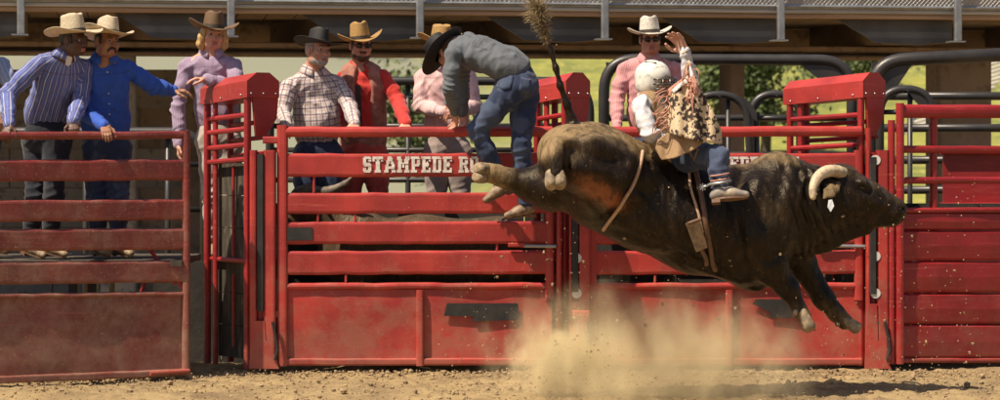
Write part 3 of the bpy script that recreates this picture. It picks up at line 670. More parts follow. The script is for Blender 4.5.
def head_sdf(s, c, M, sc=1., jaw=1., nose=1.):
    T = lambda x, y, z: c + M @ (Vector((x, y, z)) * sc); e = lambda p, r, k=.02, sub=False, m=M: s.ell(T(*p), [q * sc for q in r], m, k, sub)
    e((0, .02, .032), (.076, .096, .086)); e((0, -.028, -.035), (.063, .066, .082), .03); e((0, -.055, -.092), (.036 * jaw, .034, .024), .035)
    for x in (-1, 1): e((x * .05 * jaw, -.01, -.075), (.018, .04, .03), .04); e((x * .044, -.068, -.03), (.024, .02, .022), .03); e((x * .034, -.100, .0), (.019, .014, .013), .014, True)
    e((0, -.084, .022), (.052, .018, .012), .02)
    s.cone(T(0, -.09, .006), T(0, -.114 * nose, -.034), .0085 * sc, .0135 * sc, .012)
    for x in (-1, 1): e((x * .012, -.100, -.037), (.010, .012, .009), .008)
    e((0, -.093, -.066), (.024, .010, .0075), .010); e((0, -.091, -.079), (.020, .010, .008), .010); e((0, -.106, -.0725), (.022, .010, .0022), .004, True)
    for x in (-1, 1): e((x * .078, .012, -.012), (.010, .024, .034), .010); e((x * .087, .006, -.010), (.006, .013, .020), .006, True)
    return T
def hand_sdf(s, w, d, n, t, curl, spread=.0, sc=1.):
    d = Vector(d).normalized(); n = Vector(n); n = (n - d * n.dot(d)).normalized(); t0 = Vector(t); t = (t0 - d * t0.dot(d) - n * t0.dot(n)).normalized()
    K = .006; w = Vector(w)
    for q, r0, r1 in ((.028, .020, .0165), (.010, .021, .0175), (-.008, .021, .0175), (-.026, .020, .016)):
        s.cone(w + t * q * .55 * sc, w + d * .086 * sc + t * q * sc, r0 * .82 * sc, r1 * .80 * sc, .012, (n, .78))
    for i, (q, Ln) in enumerate(((.031, .078), (.011, .086), (-.009, .081), (-.028, .064))):
        p = w + d * (.088 if i in (1, 2) else .083) * sc + t * q * sc; a = .12; dd = (d + t * (q * spread * 12)).normalized()
        for k, (f, cu) in enumerate(((.46, curl * .8 + .03 * i), (.30, curl), (.24, curl * .75))):
            a += cu; v = dd * math.cos(a) + n * math.sin(a); p2 = p + v * Ln * f * sc; r = (.0100, .0092, .0083, .0074)
            s.cone(p, p2, r[k] * sc, r[k + 1] * sc, .004 if k else .008); p = p2
    p = w + d * .022 * sc + t * .026 * sc; v = (d * .55 + t * .75 + n * .35).normalized(); p1 = p + v * .048 * sc; v = (d * .85 + t * .25 + n * (.3 + .3 * curl)).normalized(); p2 = p1 + v * .036 * sc; v = (d * .9 + n * (.3 + .5 * curl) - t * .05).normalized(); p3 = p2 + v * .026 * sc
    s.path([w + t * .012 * sc + d * .006 * sc, p, p1], [.018 * sc, .0165 * sc, .012 * sc], .012); s.path([p1, p2, p3], [.012 * sc, .0108 * sc, .0085 * sc], .006)

def cloth_uv(v, bones):
    best = np.full(len(v), 1e9); out = np.zeros((len(v), 3)); which = np.zeros(len(v), int)
    for bi, (a, b, r, ref) in enumerate(bones):
        a = np.array(a); b = np.array(b); B = b - a; L = np.linalg.norm(B); u = B / L; ref = np.array(ref, float); ref = ref - u * (ref @ u); ref /= np.linalg.norm(ref) + 1e-9; sd = np.cross(u, ref)
        q = v - a; t = q @ u; tc = np.clip(t, 0, L); d = np.linalg.norm(q - tc[:, None] * u, axis=1) - r; m = d < best
        ang = np.arctan2(q @ sd, q @ ref); best[m] = d[m]; which[m] = bi; out[m] = np.stack([ang * r * 1.05, t, ang], 1)[m]
    return out, which
def garment(name, s, h, mat, parent, bones, wr=.006, seed=1, folds=(), it=1, mats=None, placket=False):
    v, q = s.mesh(h); v = relax(v, q, it); n = normals(v, q)
    rg = lambda sc, sd: (1 - 2.6 * np.abs(fnoise(v, sc, sd)))
    a = fnoise(v, (5, 5, 3), seed) * .9 + .75 * rg((9, 9, 5), seed + 9) + .35 * rg((17, 17, 11), seed + 2)
    d = a * wr
    for (c, r, ax, per, amp) in folds:          # gathered folds at elbows, waist, knees
        w_ = np.exp(-(np.linalg.norm(v - np.array(c), axis=1) / r) ** 2); ph = (v @ np.array(ax)) * 2 * math.pi / per + 4.5 * fnoise(v, 6, seed + 4)
        d = d + amp * w_ * (1 - 1.6 * np.abs(np.sin(ph * .5))) * (.55 + 1.1 * np.abs(fnoise(v, 13, seed + 6)))
    uv, wb = cloth_uv(v, bones)
    seam = np.zeros(len(v))
    if placket:
        U = np.abs(uv[:, 0]); Vv = uv[:, 1]; t0 = wb == 0; ln = lambda x: np.clip(1.35 - np.abs(x) / .0042, 0, 1); px_ = np.abs(U - .085)
        seam = np.where(t0, np.maximum.reduce([ln(U - .019), ln(np.maximum(px_ - .045, np.maximum(.17 - Vv, Vv - .29))), ln(Vv - .19) * (px_ < .045), ln(Vv - .115) * (U > .03)]), 0)
        for bi in range(2, len(bones), 2): seam = np.maximum(seam, np.where(wb == bi, ln(Vv - np.linalg.norm(np.array(bones[bi][1]) - np.array(bones[bi][0])) + .06), 0))
    if placket: d = d + np.where((wb == 0) & (np.abs(np.abs(uv[:, 0]) - .085) < .045) & (uv[:, 1] > .17) & (uv[:, 1] < .29), .003, 0) + np.where((wb == 0) & (np.abs(np.abs(uv[:, 0]) - .085) < .048) & (uv[:, 1] > .155) & (uv[:, 1] < .19), .003, 0)
    if placket: d = d + np.where((wb == 0) & (np.abs(uv[:, 0]) < .019), .0035, 0)
    v = v + n * d[:, None]
    return mk(name, v, q, mat, parent, smooth=True, attrs={'cl': np.stack([uv[:, 0], uv[:, 1], seam], 1)}, mats=mats)
def nrm(v): return Vector(v).normalized()

def person(label, head, rot, neck, waist, shA, shB, armA, armB, skinm, shirt, hat=None, rot_hat=None, fwd=(0, -1, 0), handA=None, handB=None, legs=None, trous=None, hair=None, sleeve=True, beard=None, stache=None,
           glasses=False, build=1., belly=0., vest=None, belt=LEATH, buckle=False, vneck=False, boots=BOOT, jaw=1., seed=1, headscale=1., collar=True, hatoff=(0, .004, .046), undershirt=None, brows=H_BLK, chest_d=.66, hip=None, hipw=.165, chaps=None, base=None, shirt_k=.03):
    head = px3(head); neck = px3(neck); waist = px3(waist); shA = px3(shA); shB = px3(shB); armA = [px3(p) for p in armA] if armA else None; armB = [px3(p) for p in armB] if armB else None
    hip = px3(hip) if hip else waist - V3(0, 0, .12)
    fwd = nrm(fwd); M = rotm(*rot); bs = px3(base) if base else V3(waist.x, waist.y, .9)
    t = thing('person', bs, label, 'person', None); b = build
    s = Sdf(); T = head_sdf(s, head, M, headscale, jaw)
    s.path([T(0, .028, -.07), neck + V3(0, 0, .01), neck.lerp(waist, .12)], [.056 * b, .060 * b, .07 * b], .03)
    spine = (neck - waist).normalized(); rt = nrm(shB - shA); tf = spine.cross(rt)
    s.cone(shA, neck.lerp(waist, .06), .05, .06, .05); s.cone(shB, neck.lerp(waist, .06), .05, .06, .05); s.cone(neck.lerp(waist, .25), waist, .135 * b, .12 * b, .05, (tf, .6))
    for arm, hd in ((armA, handA), (armB, handB)):
        if not arm: continue
        s.path(arm, [.045 * b, .040 * b, .027 * b], .02)
        if hd: hand_sdf(s, arm[-1], hd['d'], hd['n'], hd['t'], hd.get('curl', .5), hd.get('spread', 0), hd.get('sc', 1.))
    v, q = s.mesh(.0045); v = relax(v, q, 1); body = mk('body', v, q, skinm, t, smooth=True, mats=[LIP])
    loc = (v - np.array(head)) @ np.array(M)              # into head space
    lp = (np.abs(loc[:, 0]) < .025) & (loc[:, 1] < -.082) & (loc[:, 2] > -.090) & (loc[:, 2] < -.058); body.data.polygons.foreach_set('material_index', lp[q].all(1).astype(np.int32))
    for x in (-1, 1):
        e = T(x * .033, -.0815, -.001); eb = MB().ball(e, .0112 * headscale, None, 12, 8).put('eye', EYEW, t, smooth=True)
        MB().ball(e + M @ Vector((0, -.0085, 0)), (.0076, .0045, .0076), M, 10, 6).put('iris', IRIS, eb, smooth=True)
        MB().tube([T(x * .012, -.101, .016), T(x * .03, -.100, .022), T(x * .054, -.083, .016)], [.0035, .0045, .0025], 6).put('eyebrow', brows, t, smooth=True)
    if glasses:
        mb = MB()
        for x in (-1, 1): mb.ball(T(x * .033, -.103, -.004), (.028, .007, .021), M @ Matrix.Rotation(R(x * 10), 3, 'Z'), 16, 10)
        mb.tube([T(-.012, -.109, .004), T(0, -.112, .007), T(.012, -.109, .004)], .003, 6)
        for x in (-1, 1): mb.tube([T(x * .058, -.094, .006), T(x * .078, -.04, .004), T(x * .083, .01, .0)], .003, 6)
        mb.put('sunglasses', GLASS, t, smooth=True)
    if beard is not None:
        z = Sdf(); e = lambda p, r, k=.02, sub=False: z.ell(T(*p), [g * headscale for g in r], M, k, sub)
        e((0, -.056, -.094), (.045 * jaw, .045, .034)); 
        for x in (-1, 1): e((x * .052, -.022, -.074), (.019, .042, .034), .03)
        e((0, -.099, -.054), (.032, .013, .010), .010); e((0, -.104, -.073), (.021, .014, .011), .006, True)
        v, q = z.mesh(.005); v = v + normals(v, q) * (.002 * fnoise(v, 160, 3))[:, None]; mk('beard', v, q, beard, t, smooth=True)
    if stache is not None:
        z = Sdf()
        for x in (-1, 1): z.path([T(0, -.106, -.053), T(x * .018, -.102, -.058), T(x * .032, -.090, -.072), T(x * .035, -.086, -.090)], [.0085, .0085, .007, .004], .008)
        v, q = z.mesh(.004); mk('moustache', v, q, stache, t, smooth=True)
    if hair:
        hm, kind = hair; z = Sdf(); e = lambda p, r, k=.02, sub=False: z.ell(T(*p), [g * headscale for g in r], M, k, sub)
        e((0, .028, .034), (.081, .096, .090))
        if kind == 'long':
            for x in (-1, 1):
                z.path([T(x * .074, -.02, .03), T(x * .086, -.015, -.03), T(x * .088, .0, -.085), T(x * .080, .01, -.120)], [.026, .034, .036, .018], .02)
                z.path([T(x * .06, .05, .0), T(x * .065, .055, -.07), T(x * .06, .05, -.13)], [.04, .04, .02], .03)
            z.path([T(0, .08, 0), T(0, .075, -.09), T(0, .07, -.13)], [.045, .045, .02], .03)
        else:
            e((0, .065, -.02), (.062, .042, .05), .03)
            for x in (-1, 1): z.cone(T(x * .074, -.028, .02), T(x * .076, -.030, -.025), .010, .006, .012)
        e((0, -.085, -.02), (.062, .075, .075), .015, True)
        if kind == 'short':
            for x in (-1, 1): e((x * .084, .006, -.016), (.02, .022, .034), .008, True)
        v, q = z.mesh(.005); n = normals(v, q); loc = (v - np.array(head)) @ np.array(M)
        v = v + n * ((.004 if kind == 'long' else .0015) * fnoise(loc, (70, 70, 14), 5))[:, None]; mk('hair', v, q, hm, t, smooth=True)
    if hat:
        MH = rotm(*rot_hat) if rot_hat else M; hat_mesh(t, head + MH @ Vector(hatoff), MH, **hat)
    # ---------------- shirt
    z = Sdf(); ch = neck.lerp(waist, .30); k = shirt_k
    z.cone(ch, waist.lerp(neck, .12), .166 * b, .178 * b, k, (tf, chest_d)); z.cone(waist.lerp(neck, .12), waist.lerp(neck, .02), .176 * b, .156 * b, .02, (tf, chest_d)); z.cone(neck.lerp(waist, .20), ch, .10 * b, .164 * b, .06, (tf, chest_d)); z.cone(shA.lerp(shB, .12), shB.lerp(shA, .12), .054 * b, .054 * b, .08)
    z.cone(neck.lerp(waist, .13), shA, .052 * b, .046 * b, .035); z.cone(neck.lerp(waist, .13), shB, .052 * b, .046 * b, .035)
    if belly: z.ell(neck.lerp(waist, .74) + tf * -.0 + fwd * .07, (.14 * b, .10 + belly, .17), None, .08)
    bones = [(neck, waist, .165 * b, -Vector(fwd))]; folds = [(waist.lerp(neck, .1), .16, rt + spine * .35, .07, .010), (neck.lerp(waist, .5), .2, spine * .8 + rt * .8, .10, .010)]
    for arm in (armA, armB):
        if not arm: continue
        S_, E_, W_ = arm
        z.path([S_, S_.lerp(E_, .5), E_, E_.lerp(W_, .5), W_.lerp(E_, .02)], [.055 * b, .056 * b, .052 * b, .047 * b, .040 * b], .035)
        z.cone(W_.lerp(E_, .14), W_.lerp(E_, .0), .042 * b, .040 * b, .004)
        rf = nrm((E_ - S_).cross(W_ - E_)) if (E_ - S_).cross(W_ - E_).length > 1e-4 else tf
        bones += [(S_, E_, .055, rf), (E_, W_, .045, rf)]
        folds += [(E_, .10, nrm(W_ - S_) + tf * .5, .055, .012), (S_.lerp(ch, .25), .13, nrm(E_ - S_) * .6 + rt * .6, .075, .012), (W_.lerp(E_, .25), .09, nrm(W_ - E_) + rt * .6, .06, .007)]
    z.cone(neck + spine * .12, neck + spine * -.025, .058, .064, .01, None, True)
    if vneck:
        z.cone(neck + fwd * .10 + spine * .03, neck + fwd * .15 - spine * .035, .034, .008, .008, None, True)
    garment('shirt', z, .0075, shirt, t, bones, .0085, seed, folds, placket=True)
    if undershirt:
        u = Sdf(); u.cone(neck.lerp(waist, .10), ch, .10 * b, .155 * b, .05, (tf, .6)); u.cone(neck + fwd * .035 - spine * .02, neck.lerp(waist, .2) + fwd * .045, .052, .06, .03); v, q = u.mesh(.010); mk('undershirt', v, q, undershirt, t, smooth=True)
    if collar:
        mb = MB(); nn = 22
        V = []; 
        for zz, rr in ((-.030, .074), (.010, .068), (.034, .066), (.036, .072), (.004, .092), (-.030, .108)):
            for i in range(nn + 1):
                a = R(20 + (360 - 40) * i / nn); fx = math.cos(a); fy = math.sin(a); dr = .030 * max(0, fx) ** 2
                V.append(neck + spine * (zz - dr * 1.5 + .004) + fwd * (fx * rr * 1.08 * b) + rt * (fy * rr * b) )
        Fc = [(j * (nn + 1) + i, j * (nn + 1) + i + 1, (j + 1) * (nn + 1) + i + 1, (j + 1) * (nn + 1) + i) for j in range(5) for i in range(nn)]
        o = mk('collar', V, Fc, shirt, t, smooth=True, attrs={'cl': np.array([(i % 23 * .018, i // 23 * .03, 0) for i in range(len(V))])}); m = o.modifiers.new('thickness', 'SOLIDIFY'); m.thickness = .005
    for f in (.16, .30, .44, .58, .72, .86):      # shirt buttons
        if vest or undershirt: break
        ctr = neck.lerp(waist, f); r_ = (.175 if f > .3 else .15) * b * chest_d + .008 + (belly * .7 if f > .5 else 0)
        MB().ball(ctr + tf * (r_ if tf.dot(fwd) > 0 else -r_), (.006, .006, .006), None, 8, 5).put('button', WHITE, t)
    if vest:
        z = Sdf(); z.cone(ch, waist - spine * .05, .200 * b, .192 * b, .03, (tf, chest_d + .06)); z.cone(neck.lerp(waist, .16), ch, .125 * b, .198 * b, .06, (tf, chest_d + .06)); z.cone(shA.lerp(shB, .2), shB.lerp(shA, .2), .080 * b, .080 * b, .06)
        z.cone(neck + spine * .15, neck - spine * .04, .075, .085, .02, None, True); z.cone(neck + fwd * .15, waist + fwd * .20, .070, .095, .012, None, True)
        for q_ in (shA, shB): z.ell(q_ + nrm(q_ - ch) * .02, (.085, .085, .085), None, .02, True)
        garment('vest', z, .009, vest, t, bones[:1], .004, seed + 3, folds[:1])
    # ---------------- trousers and boots
    if trous is not None and legs:
        z = Sdf(); L = [[px3(p) for p in lg] for lg in legs]; hd = nrm(waist - hip)
        z.cone(waist - hd * .01, hip, .135 * b * hipw / .165, hipw * b, .05, (tf, .72)); bn = []; fo = []
        for lg in L:
            H_, K_, A_ = lg[:3]; z.path([H_, H_.lerp(K_, .5), K_, K_.lerp(A_, .4), A_], [.105 * b, .092 * b, .072 * b, .066 * b, .056 * b], .03); z.cone(hip, H_, .12 * b, .105 * b, .05)
            bn += [(H_, K_, .09, fwd), (K_, A_, .065, fwd)]; fo += [(K_, .13, nrm(A_ - H_) + rt * .4, .065, .011), (A_, .13, nrm(A_ - K_) + rt * .4, .055, .011), (H_, .13, nrm(K_ - H_) + rt * .5, .075, .011)]
        garment('trousers', z, .009, trous, t, bn, .007, seed + 5, fo)
        for lg in L:
            if len(lg) < 4: continue
            K_, A_, E_ = lg[1], lg[2], lg[3]; up = nrm(K_ - A_); d = nrm(E_ - A_); z = Sdf(); fdir = nrm(E_ - A_ - up * (E_ - A_).dot(up)); sl_ = A_ - up * .095
            z.path([A_ + up * .12, A_ - up * .03], [.058, .048], .02); z.path([sl_ - fdir * .04 + up * .035, sl_ + fdir * .07 + up * .045, sl_ + fdir * .17 + up * .028], [.036, .044, .028], .03, (up, .85))
            v, q = z.mesh(.007); v = v + normals(v, q) * (.003 * fnoise(v, 22, 4))[:, None]; bt = mk('boot', v, q, boots, t, smooth=True)
            sd = fdir.cross(up).normalized(); out = []
            for i in range(20):
                a = 2 * math.pi * i / 20; cx = math.cos(a); ww = .040 - .012 * max(0, cx) ** 2; out.append(sl_ + fdir * (.062 + .125 * cx) + sd * (ww * math.sin(a)))
            MB().prism(out, up * .012).put('sole', LEATH, bt); MB().prism([sl_ + fdir * x - sd * y - up * .022 for x, y in ((-.062, -.03), (-.005, -.034), (-.005, .034), (-.062, .03))], up * .024).put('heel', LEATH, bt)
    if belt is not None:
        V = []; nn = 40; r0 = .152 * b * (hipw / .165 * .93)
        for zz, ex in ((-.022, .006), (-.020, .012), (.016, .012), (.018, .006)):
            for i in range(nn):
                a = 2 * math.pi * i / nn; V.append(waist + spine * (zz - .008) + rt * (r0 + ex) * math.cos(a) + tf * ((r0 * .72 + ex) * math.sin(a)))
        bl = mk('belt', V, [(j * nn + i, j * nn + (i + 1) % nn, (j + 1) * nn + (i + 1) % nn, (j + 1) * nn + i) for j in range(3) for i in range(nn)], belt, t, smooth=True)
        if buckle:
            sg = 1 if tf.dot(fwd) > 0 else -1; Mx = Matrix((rt, tf * sg, spine)).transposed(); c = waist - spine * .01 + tf * sg * (r0 * .72 + .014)
            MB().ball(c, (.050, .007, .036), Mx, 18, 8).put('buckle', BRASS, bl, smooth=True)
    return t, T, dict(neck=neck, waist=waist, fwd=fwd, tf=tf, rt=rt, spine=spine, M=M, head=head)

def grip(d, n, t, curl=.55, **k): return dict(d=d, n=n, t=t, curl=curl, **k)
SH_STRIPE = mesh_cloth('blue_striped_shirt', (.105, .135, .36), [(0, .046, .10, 0, (.62, .55, .50), .9), (0, .046, .04, .5, (.40, .38, .5), .6)], sheen=.05)
SH_BLUE = mesh_cloth('royal_blue_shirt', (.034, .095, .44), [], sheen=.05)
SH_LAV = mesh_cloth('lavender_check_shirt', (.30, .22, .33), [(0, .016, .45, 0, (.42, .34, .44), .6), (1, .016, .45, 0, (.22, .16, .26), .3)])
SH_PLAID = mesh_cloth('white_plaid_shirt', (.62, .56, .53), [(0, .050, .22, 0, (.12, .07, .12), .75), (1, .050, .22, 0, (.12, .07, .12), .75), (0, .050, .06, .5, (.40, .12, .10), .7), (1, .050, .06, .5, (.40, .12, .10), .7)])
SH_RED = mesh_cloth('red_shirt', (.52, .035, .028), []); VESTR = mesh_cloth('rust_red_vest', (.30, .12, .09), [(1, .05, .07, 0, (.2, .05, .04), .6)], spot=(14, (.42, .20, .15), .5))
SH_PINK = mesh_cloth('pale_pink_shirt', (.62, .40, .40), [(0, .02, .3, 0, (.66, .50, .50), .6)]); SH_ROSE = mesh_cloth('rose_check_shirt', (.56, .24, .25), [(0, .016, .45, 0, (.66, .40, .40), .5), (1, .016, .45, 0, (.48, .19, .20), .3)])
SH_GREY = mesh_cloth('slate_grey_shirt', (.105, .118, .135), [(0, .011, .3, 0, (.14, .155, .175), .6)], fold=.5); SH_LBLUE = mesh_cloth('faded_blue_shirt', (.24, .29, .42), [(0, .03, .3, 0, (.38, .42, .52), .6)])
SH_WHITE = mesh_cloth('white_printed_shirt', (.66, .65, .66), [], spot=(16, (.36, .38, .46), .7)); TEE = mesh_cloth('white_undershirt', (.74, .72, .70), [])
CHAPR = mesh_cloth('red_chaps_suede', (.46, .075, .055), [], spot=(6, (.36, .06, .045), .7))
CREAM = dict(mat=STRAW, band=BAND)
def build_people():
    a = lambda px, py, Y: P(px, py, Y)
    # --- far left, mostly out of the picture
    person('man in faded light blue shirt cut off by the left edge, behind the striped shirt', (-40, 32, -.2), (40, 5, 0), (-24, 55, -.15), (-22, 122, -.1), (-34, 68, -.36), (0, 64, -.10), None, [(1, 64, -.10), (12, 88, -.16), (4, 112, -.45)], SK_TAN, SH_LBLUE,
           hat=CREAM, fwd=(.7, -.7, 0), handB=grip((-.3, -.3, -1), (0, 1, 0), (1, 0, 0)), legs=[[(-28, 142, -.05), (-26, 195, -.12), (-24, 241, -.1), (-10, 246, -.2)], [(-14, 142, -.2), (-12, 195, -.27), (-12, 241, -.25), (2, 246, -.3)]], trous=DENIMD, seed=31, hair=(H_BRN, 'short'))
    # --- striped shirt
    person('man in blue striped shirt and cream hat leaning on dusty gate, gold belt buckle', (74, 39, -.74), (62, 6, -4), (65, 54, -.70), (46, 118, -.42), (39, 63, -.76), (84, 67, -.52), [(37, 64, -.77), (8, 94, -.84), (9, 125, -1.12)], [(85, 68, -.52), (81, 101, -.58), (73, 121, -.88)], SK_DARK, SH_STRIPE,
           hat=dict(mat=STRAW, band=BAND, curl=.040, brim=.118, crown=.124), rot_hat=(52, -3, -3), fwd=(.62, -.75, 0), handA=grip((-.1, -.5, -.5), (.1, .3, -.9), (1, 0, 0), .5), handB=grip((.2, -.55, -.6), (0, .5, -.8), (-1, 0, .2), .55),
           legs=[[(38, 140, -.36), (36, 195, -.42), (30, 241, -.36), (50, 246, -.5)], [(56, 140, -.46), (54, 195, -.5), (50, 241, -.44), (68, 246, -.55)]], trous=DENIMD, buckle=True, vneck=True, undershirt=TEE, hair=(H_BLK, 'short'), seed=2, belt=LEATH, build=1.04)
    # --- royal blue shirt
    person('man with black moustache in royal blue shirt reaching along to the chute cap', (107, 41, -.52), (40, 2, 5), (104, 57, -.45), (107, 131, -.30), (85, 69, -.44), (128, 68, -.32), [(84, 70, -.44), (84, 112, -.46), (104, 126, -.78)], [(129, 69, -.32), (153, 86, -.28), (173, 90.5, -.18)], SK_TAN, SH_BLUE,
           hat=dict(mat=STRAW, band=BAND, curl=.055, brim=.104, crown=.118), rot_hat=(38, -6, 8), fwd=(.25, -.95, 0), handA=grip((.25, -.65, -.35), (0, .25, -.9), (.8, 0, .3), .5), handB=grip((1, .15, -.02), (0, .2, -1), (.1, -1, .3), .35),
           legs=[[(98, 150, -.28), (97, 200, -.36), (98, 241, -.3), (110, 246, -.45)], [(116, 150, -.28), (118, 200, -.36), (118, 241, -.3), (134, 246, -.45)]], trous=DENIM, stache=H_BLK, hair=(H_BLK, 'short'), vneck=True, seed=3, build=1.05)
    # --- blond
    person('young man with long blond hair in lavender shirt resting forearm on red cap', (213, 34, .62), (18, 4, 4), (211, 51, .66), (217, 122, .74), (187, 66, .66), (234, 66, .62), [(186, 67, .66), (178, 108, .64), (179, 145, .56)], [(235, 67, .6), (236, 88, .40), (207, 79, .30)], SK_FAIR, SH_LAV,
           hat=dict(mat=FELTB, band=BAND, curl=.058, brim=.116, crown=.118), rot_hat=(20, 2, 4), fwd=(.2, -1, 0), handA=grip((0, -.2, -1), (1, 0, 0), (0, -1, 0), .4), handB=grip((-1, -.1, .05), (0, .1, -1), (0, -1, .3), .3),
           legs=[[(210, 142, .74), (212, 195, .70), (212, 243, .74), (212, 248, .5)], [(228, 142, .74), (231, 195, .70), (232, 243, .74), (234, 248, .5)]], trous=TROUS, hair=(H_BLOND, 'long'), brows=H_BLOND, seed=4, jaw=.94, headscale=1.04)
    # --- plaid
    person('older man with grey goatee in plaid shirt and black hat', (318, 49.5, .78), (38, 4, 3), (313, 69, .84), (318, 136, .92), (289, 86, .74), (338, 84, .92), [(288, 87, .74), (282, 111, .66), (287, 126, .34)], [(339, 85, .92), (350, 107, .74), (354, 124, .28)], SK_RED, SH_PLAID,
           hat=dict(mat=FELTK, band=BAND, curl=.03, brim=.112, crown=.112, dip=.004), rot_hat=(34, -2, 8), fwd=(.35, -.93, 0), handA=grip((0, -.8, -.3), (0, .2, -1), (1, 0, 0), .5), handB=grip((.15, -.8, -.3), (0, .2, -1), (-1, 0, 0), .5),
           legs=[[(308, 156, .95), (306, 205, .9), (305, 246, .95), (308, 250, .75)], [(328, 156, .92), (330, 205, .88), (331, 246, .92), (336, 250, .75)]], trous=DENIM, hair=(H_GREY, 'short'), beard=H_GREY, brows=H_GREY, belly=.03, seed=5, build=1.10, headscale=1.08)
    # --- red vest
    t, T, I = person('bearded man in straw hat and dark sunglasses, red shirt under a rust vest', (361, 45, 1.12), (14, 3, 2), (360, 65, 1.16), (363, 133, 1.2), (343, 79, 1.2), (384, 78, 1.16), [(342, 80, 1.2), (334, 104, 1.1), (340, 126, .95)], [(386, 79, 1.15), (399, 103, 1.04), (406, 124, .62)], SK_RED, SH_RED,
           hat=dict(mat=STRAWY, band=BAND, curl=.058, brim=.100, crown=.128), rot_hat=(12, 2, -6), fwd=(.15, -1, 0), handA=grip((.1, -.4, -.9), (1, 0, 0), (0, -1, 0), .4), handB=grip((.1, -.8, -.35), (0, .2, -1), (-1, 0, 0), .5),
           legs=[[(353, 154, 1.2), (350, 205, 1.14), (348, 246, 1.2), (350, 250, 1.0)], [(374, 154, 1.2), (380, 205, 1.14), (384, 246, 1.2), (390, 250, 1.0)]], trous=CHAPR, glasses=True, beard=H_BRN, hair=(H_BRN, 'short'), brows=H_BRN, vest=VESTR, seed=6, build=1.04, headscale=1.10)
    c = I['neck'].lerp(I['waist'], .5); f = I['fwd']
    MB().beam(I['neck'].lerp(I['waist'], .30) + f * .125 + V3(-.035, 0, 0), I['waist'] + f * .135 + V3(-.04, 0, -.02), (1, 0, 0), .045, .01, r=.003).put('zip_strap', RUB, t)
    # --- pale pink, head hidden behind the black hat
    person('person in pale pink shirt with folded hands, face behind the climbing man', (441, 47, 1.12), (30, 12, 0), (444, 63, 1.16), (447, 131, 1.2), (424, 76, 1.18), (468, 76, 1.18), [(422, 77, 1.18), (420, 106, 1.12), (443, 112, .90)], [(469, 77, 1.18), (474, 106, 1.12), (455, 113, .88)], SK_RED, SH_PINK,
           hat=dict(mat=STRAWY, band=BAND), rot_hat=(30, 8, 0), fwd=(.1, -1, 0), handA=grip((1, -.2, -.15), (0, .8, -.3), (0, 0, 1), .5), handB=grip((-1, -.1, -.25), (0, 1, 0), (0, 0, 1), .6),
           legs=[[(438, 152, 1.2), (436, 202, 1.16), (436, 246, 1.2), (436, 250, 1.0)], [(458, 152, 1.2), (461, 202, 1.16), (462, 246, 1.2), (464, 250, 1.0)]], trous=GREYTR, hair=(H_BRN, 'short'), seed=7, build=1.02)
    # --- white hat
    person('man in white hat and dark sunglasses with rose pink shirt, behind the bull rider', (650, 38.5, 1.16), (4, 4, -2), (649, 57, 1.2), (648, 122, 1.2), (625, 69, 1.22), (674, 68, 1.2), [(624, 70, 1.22), (617, 99, 1.18), (617, 127, .98)], [(675, 69, 1.2), (684, 102, 1.18), (680, 127, 1.0)], SK_RED, SH_ROSE,
           hat=dict(mat=STRAWW, band=BAND, curl=.044, brim=.098, crown=.122), rot_hat=(6, 2, -3), fwd=(-.05, -1, 0), handA=grip((0, -.7, -.6), (0, .2, -1), (1, 0, 0), .5), handB=grip((0, -.7, -.6), (0, .2, -1), (-1, 0, 0), .5),
           legs=[[(638, 142, 1.2), (637, 198, 1.14), (636, 244, 1.2), (636, 248, 1.0)], [(659, 142, 1.2), (661, 198, 1.14), (662, 244, 1.2), (664, 248, 1.0)]], trous=DENIM, glasses=True, hair=(H_BRN, 'short'), brows=H_BRN, seed=8, build=1.0, headscale=1.05)
    # --- climber
    person('man in slate grey shirt and blue jeans climbing the red gate, bent over it', (449, 52, -.26), (-150, 38, 0), (459, 46, -.30), (512, 66, -.42), (452, 54, -.50), (468, 40, -.12), [(453, 55, -.52), (450, 88, -.55), (454, 112, -.36)], [(468, 42, -.12), (462, 76, .04), (462, 112, .06)], SK_RED, SH_GREY,
           hat=dict(mat=FELTK, band=BAND, curl=.028, brim=.112, dip=-.012), rot_hat=(-128, 52, 10), hatoff=(0, -.02, .040), fwd=(-.62, .55, -.5), handA=grip((.1, .45, -.6), (.0, .5, -.8), (.5, .6, .2), .5), handB=grip((.1, -.1, -1), (.0, -.3, -.8), (-1, 0, 0), .5),
           hip=(517, 82, -.42), legs=[[(508, 94, -.46), (477, 130, -.42), (501, 182, -.34), (470, 190, -.42)], [(524, 96, -.36), (521, 145, -.40), (526, 203, -.30), (498, 213, -.40)]], trous=DENIM, hair=(H_BRN, 'short'), seed=9, build=1.0, chest_d=.72, base=(520, 214, -.4))
    # back pockets of the climber's jeans, seated on the cloth
    from mathutils.bvhtree import BVHTree
    cl = [o for o in bpy.data.objects if o.get('label', '').startswith('man in slate grey')][0]; tr = [c for c in cl.children if c.name.startswith('trousers')][0]; off = BASE[tr.name]
    bv = BVHTree.FromPolygons([v.co + off for v in tr.data.vertices], [tuple(p.vertices) for p in tr.data.polygons])
    for quad in (((500, 73), (514, 76), (511, 89), (497, 86)), ((521, 77), (530, 79), (530, 91), (519, 90))):
        V = []; ok = True
        for i in range(7):
            for j in range(7):
                u, w_ = i / 6, j / 6; a_ = [quad[0][k] * (1 - u) + quad[1][k] * u for k in (0, 1)]; b_ = [quad[3][k] * (1 - u) + quad[2][k] * u for k in (0, 1)]
                pxy = [a_[k] * (1 - w_) + b_[k] * w_ for k in (0, 1)]; pxy[1] += 3 * w_ * (1 - abs(2 * u - 1)); h = bv.ray_cast(cam.location, nrm(P(pxy[0], pxy[1], 0) - cam.location))
                ok = ok and h[0] is not None; V.append(h[0] + h[1] * .005 if h[0] else Vector())
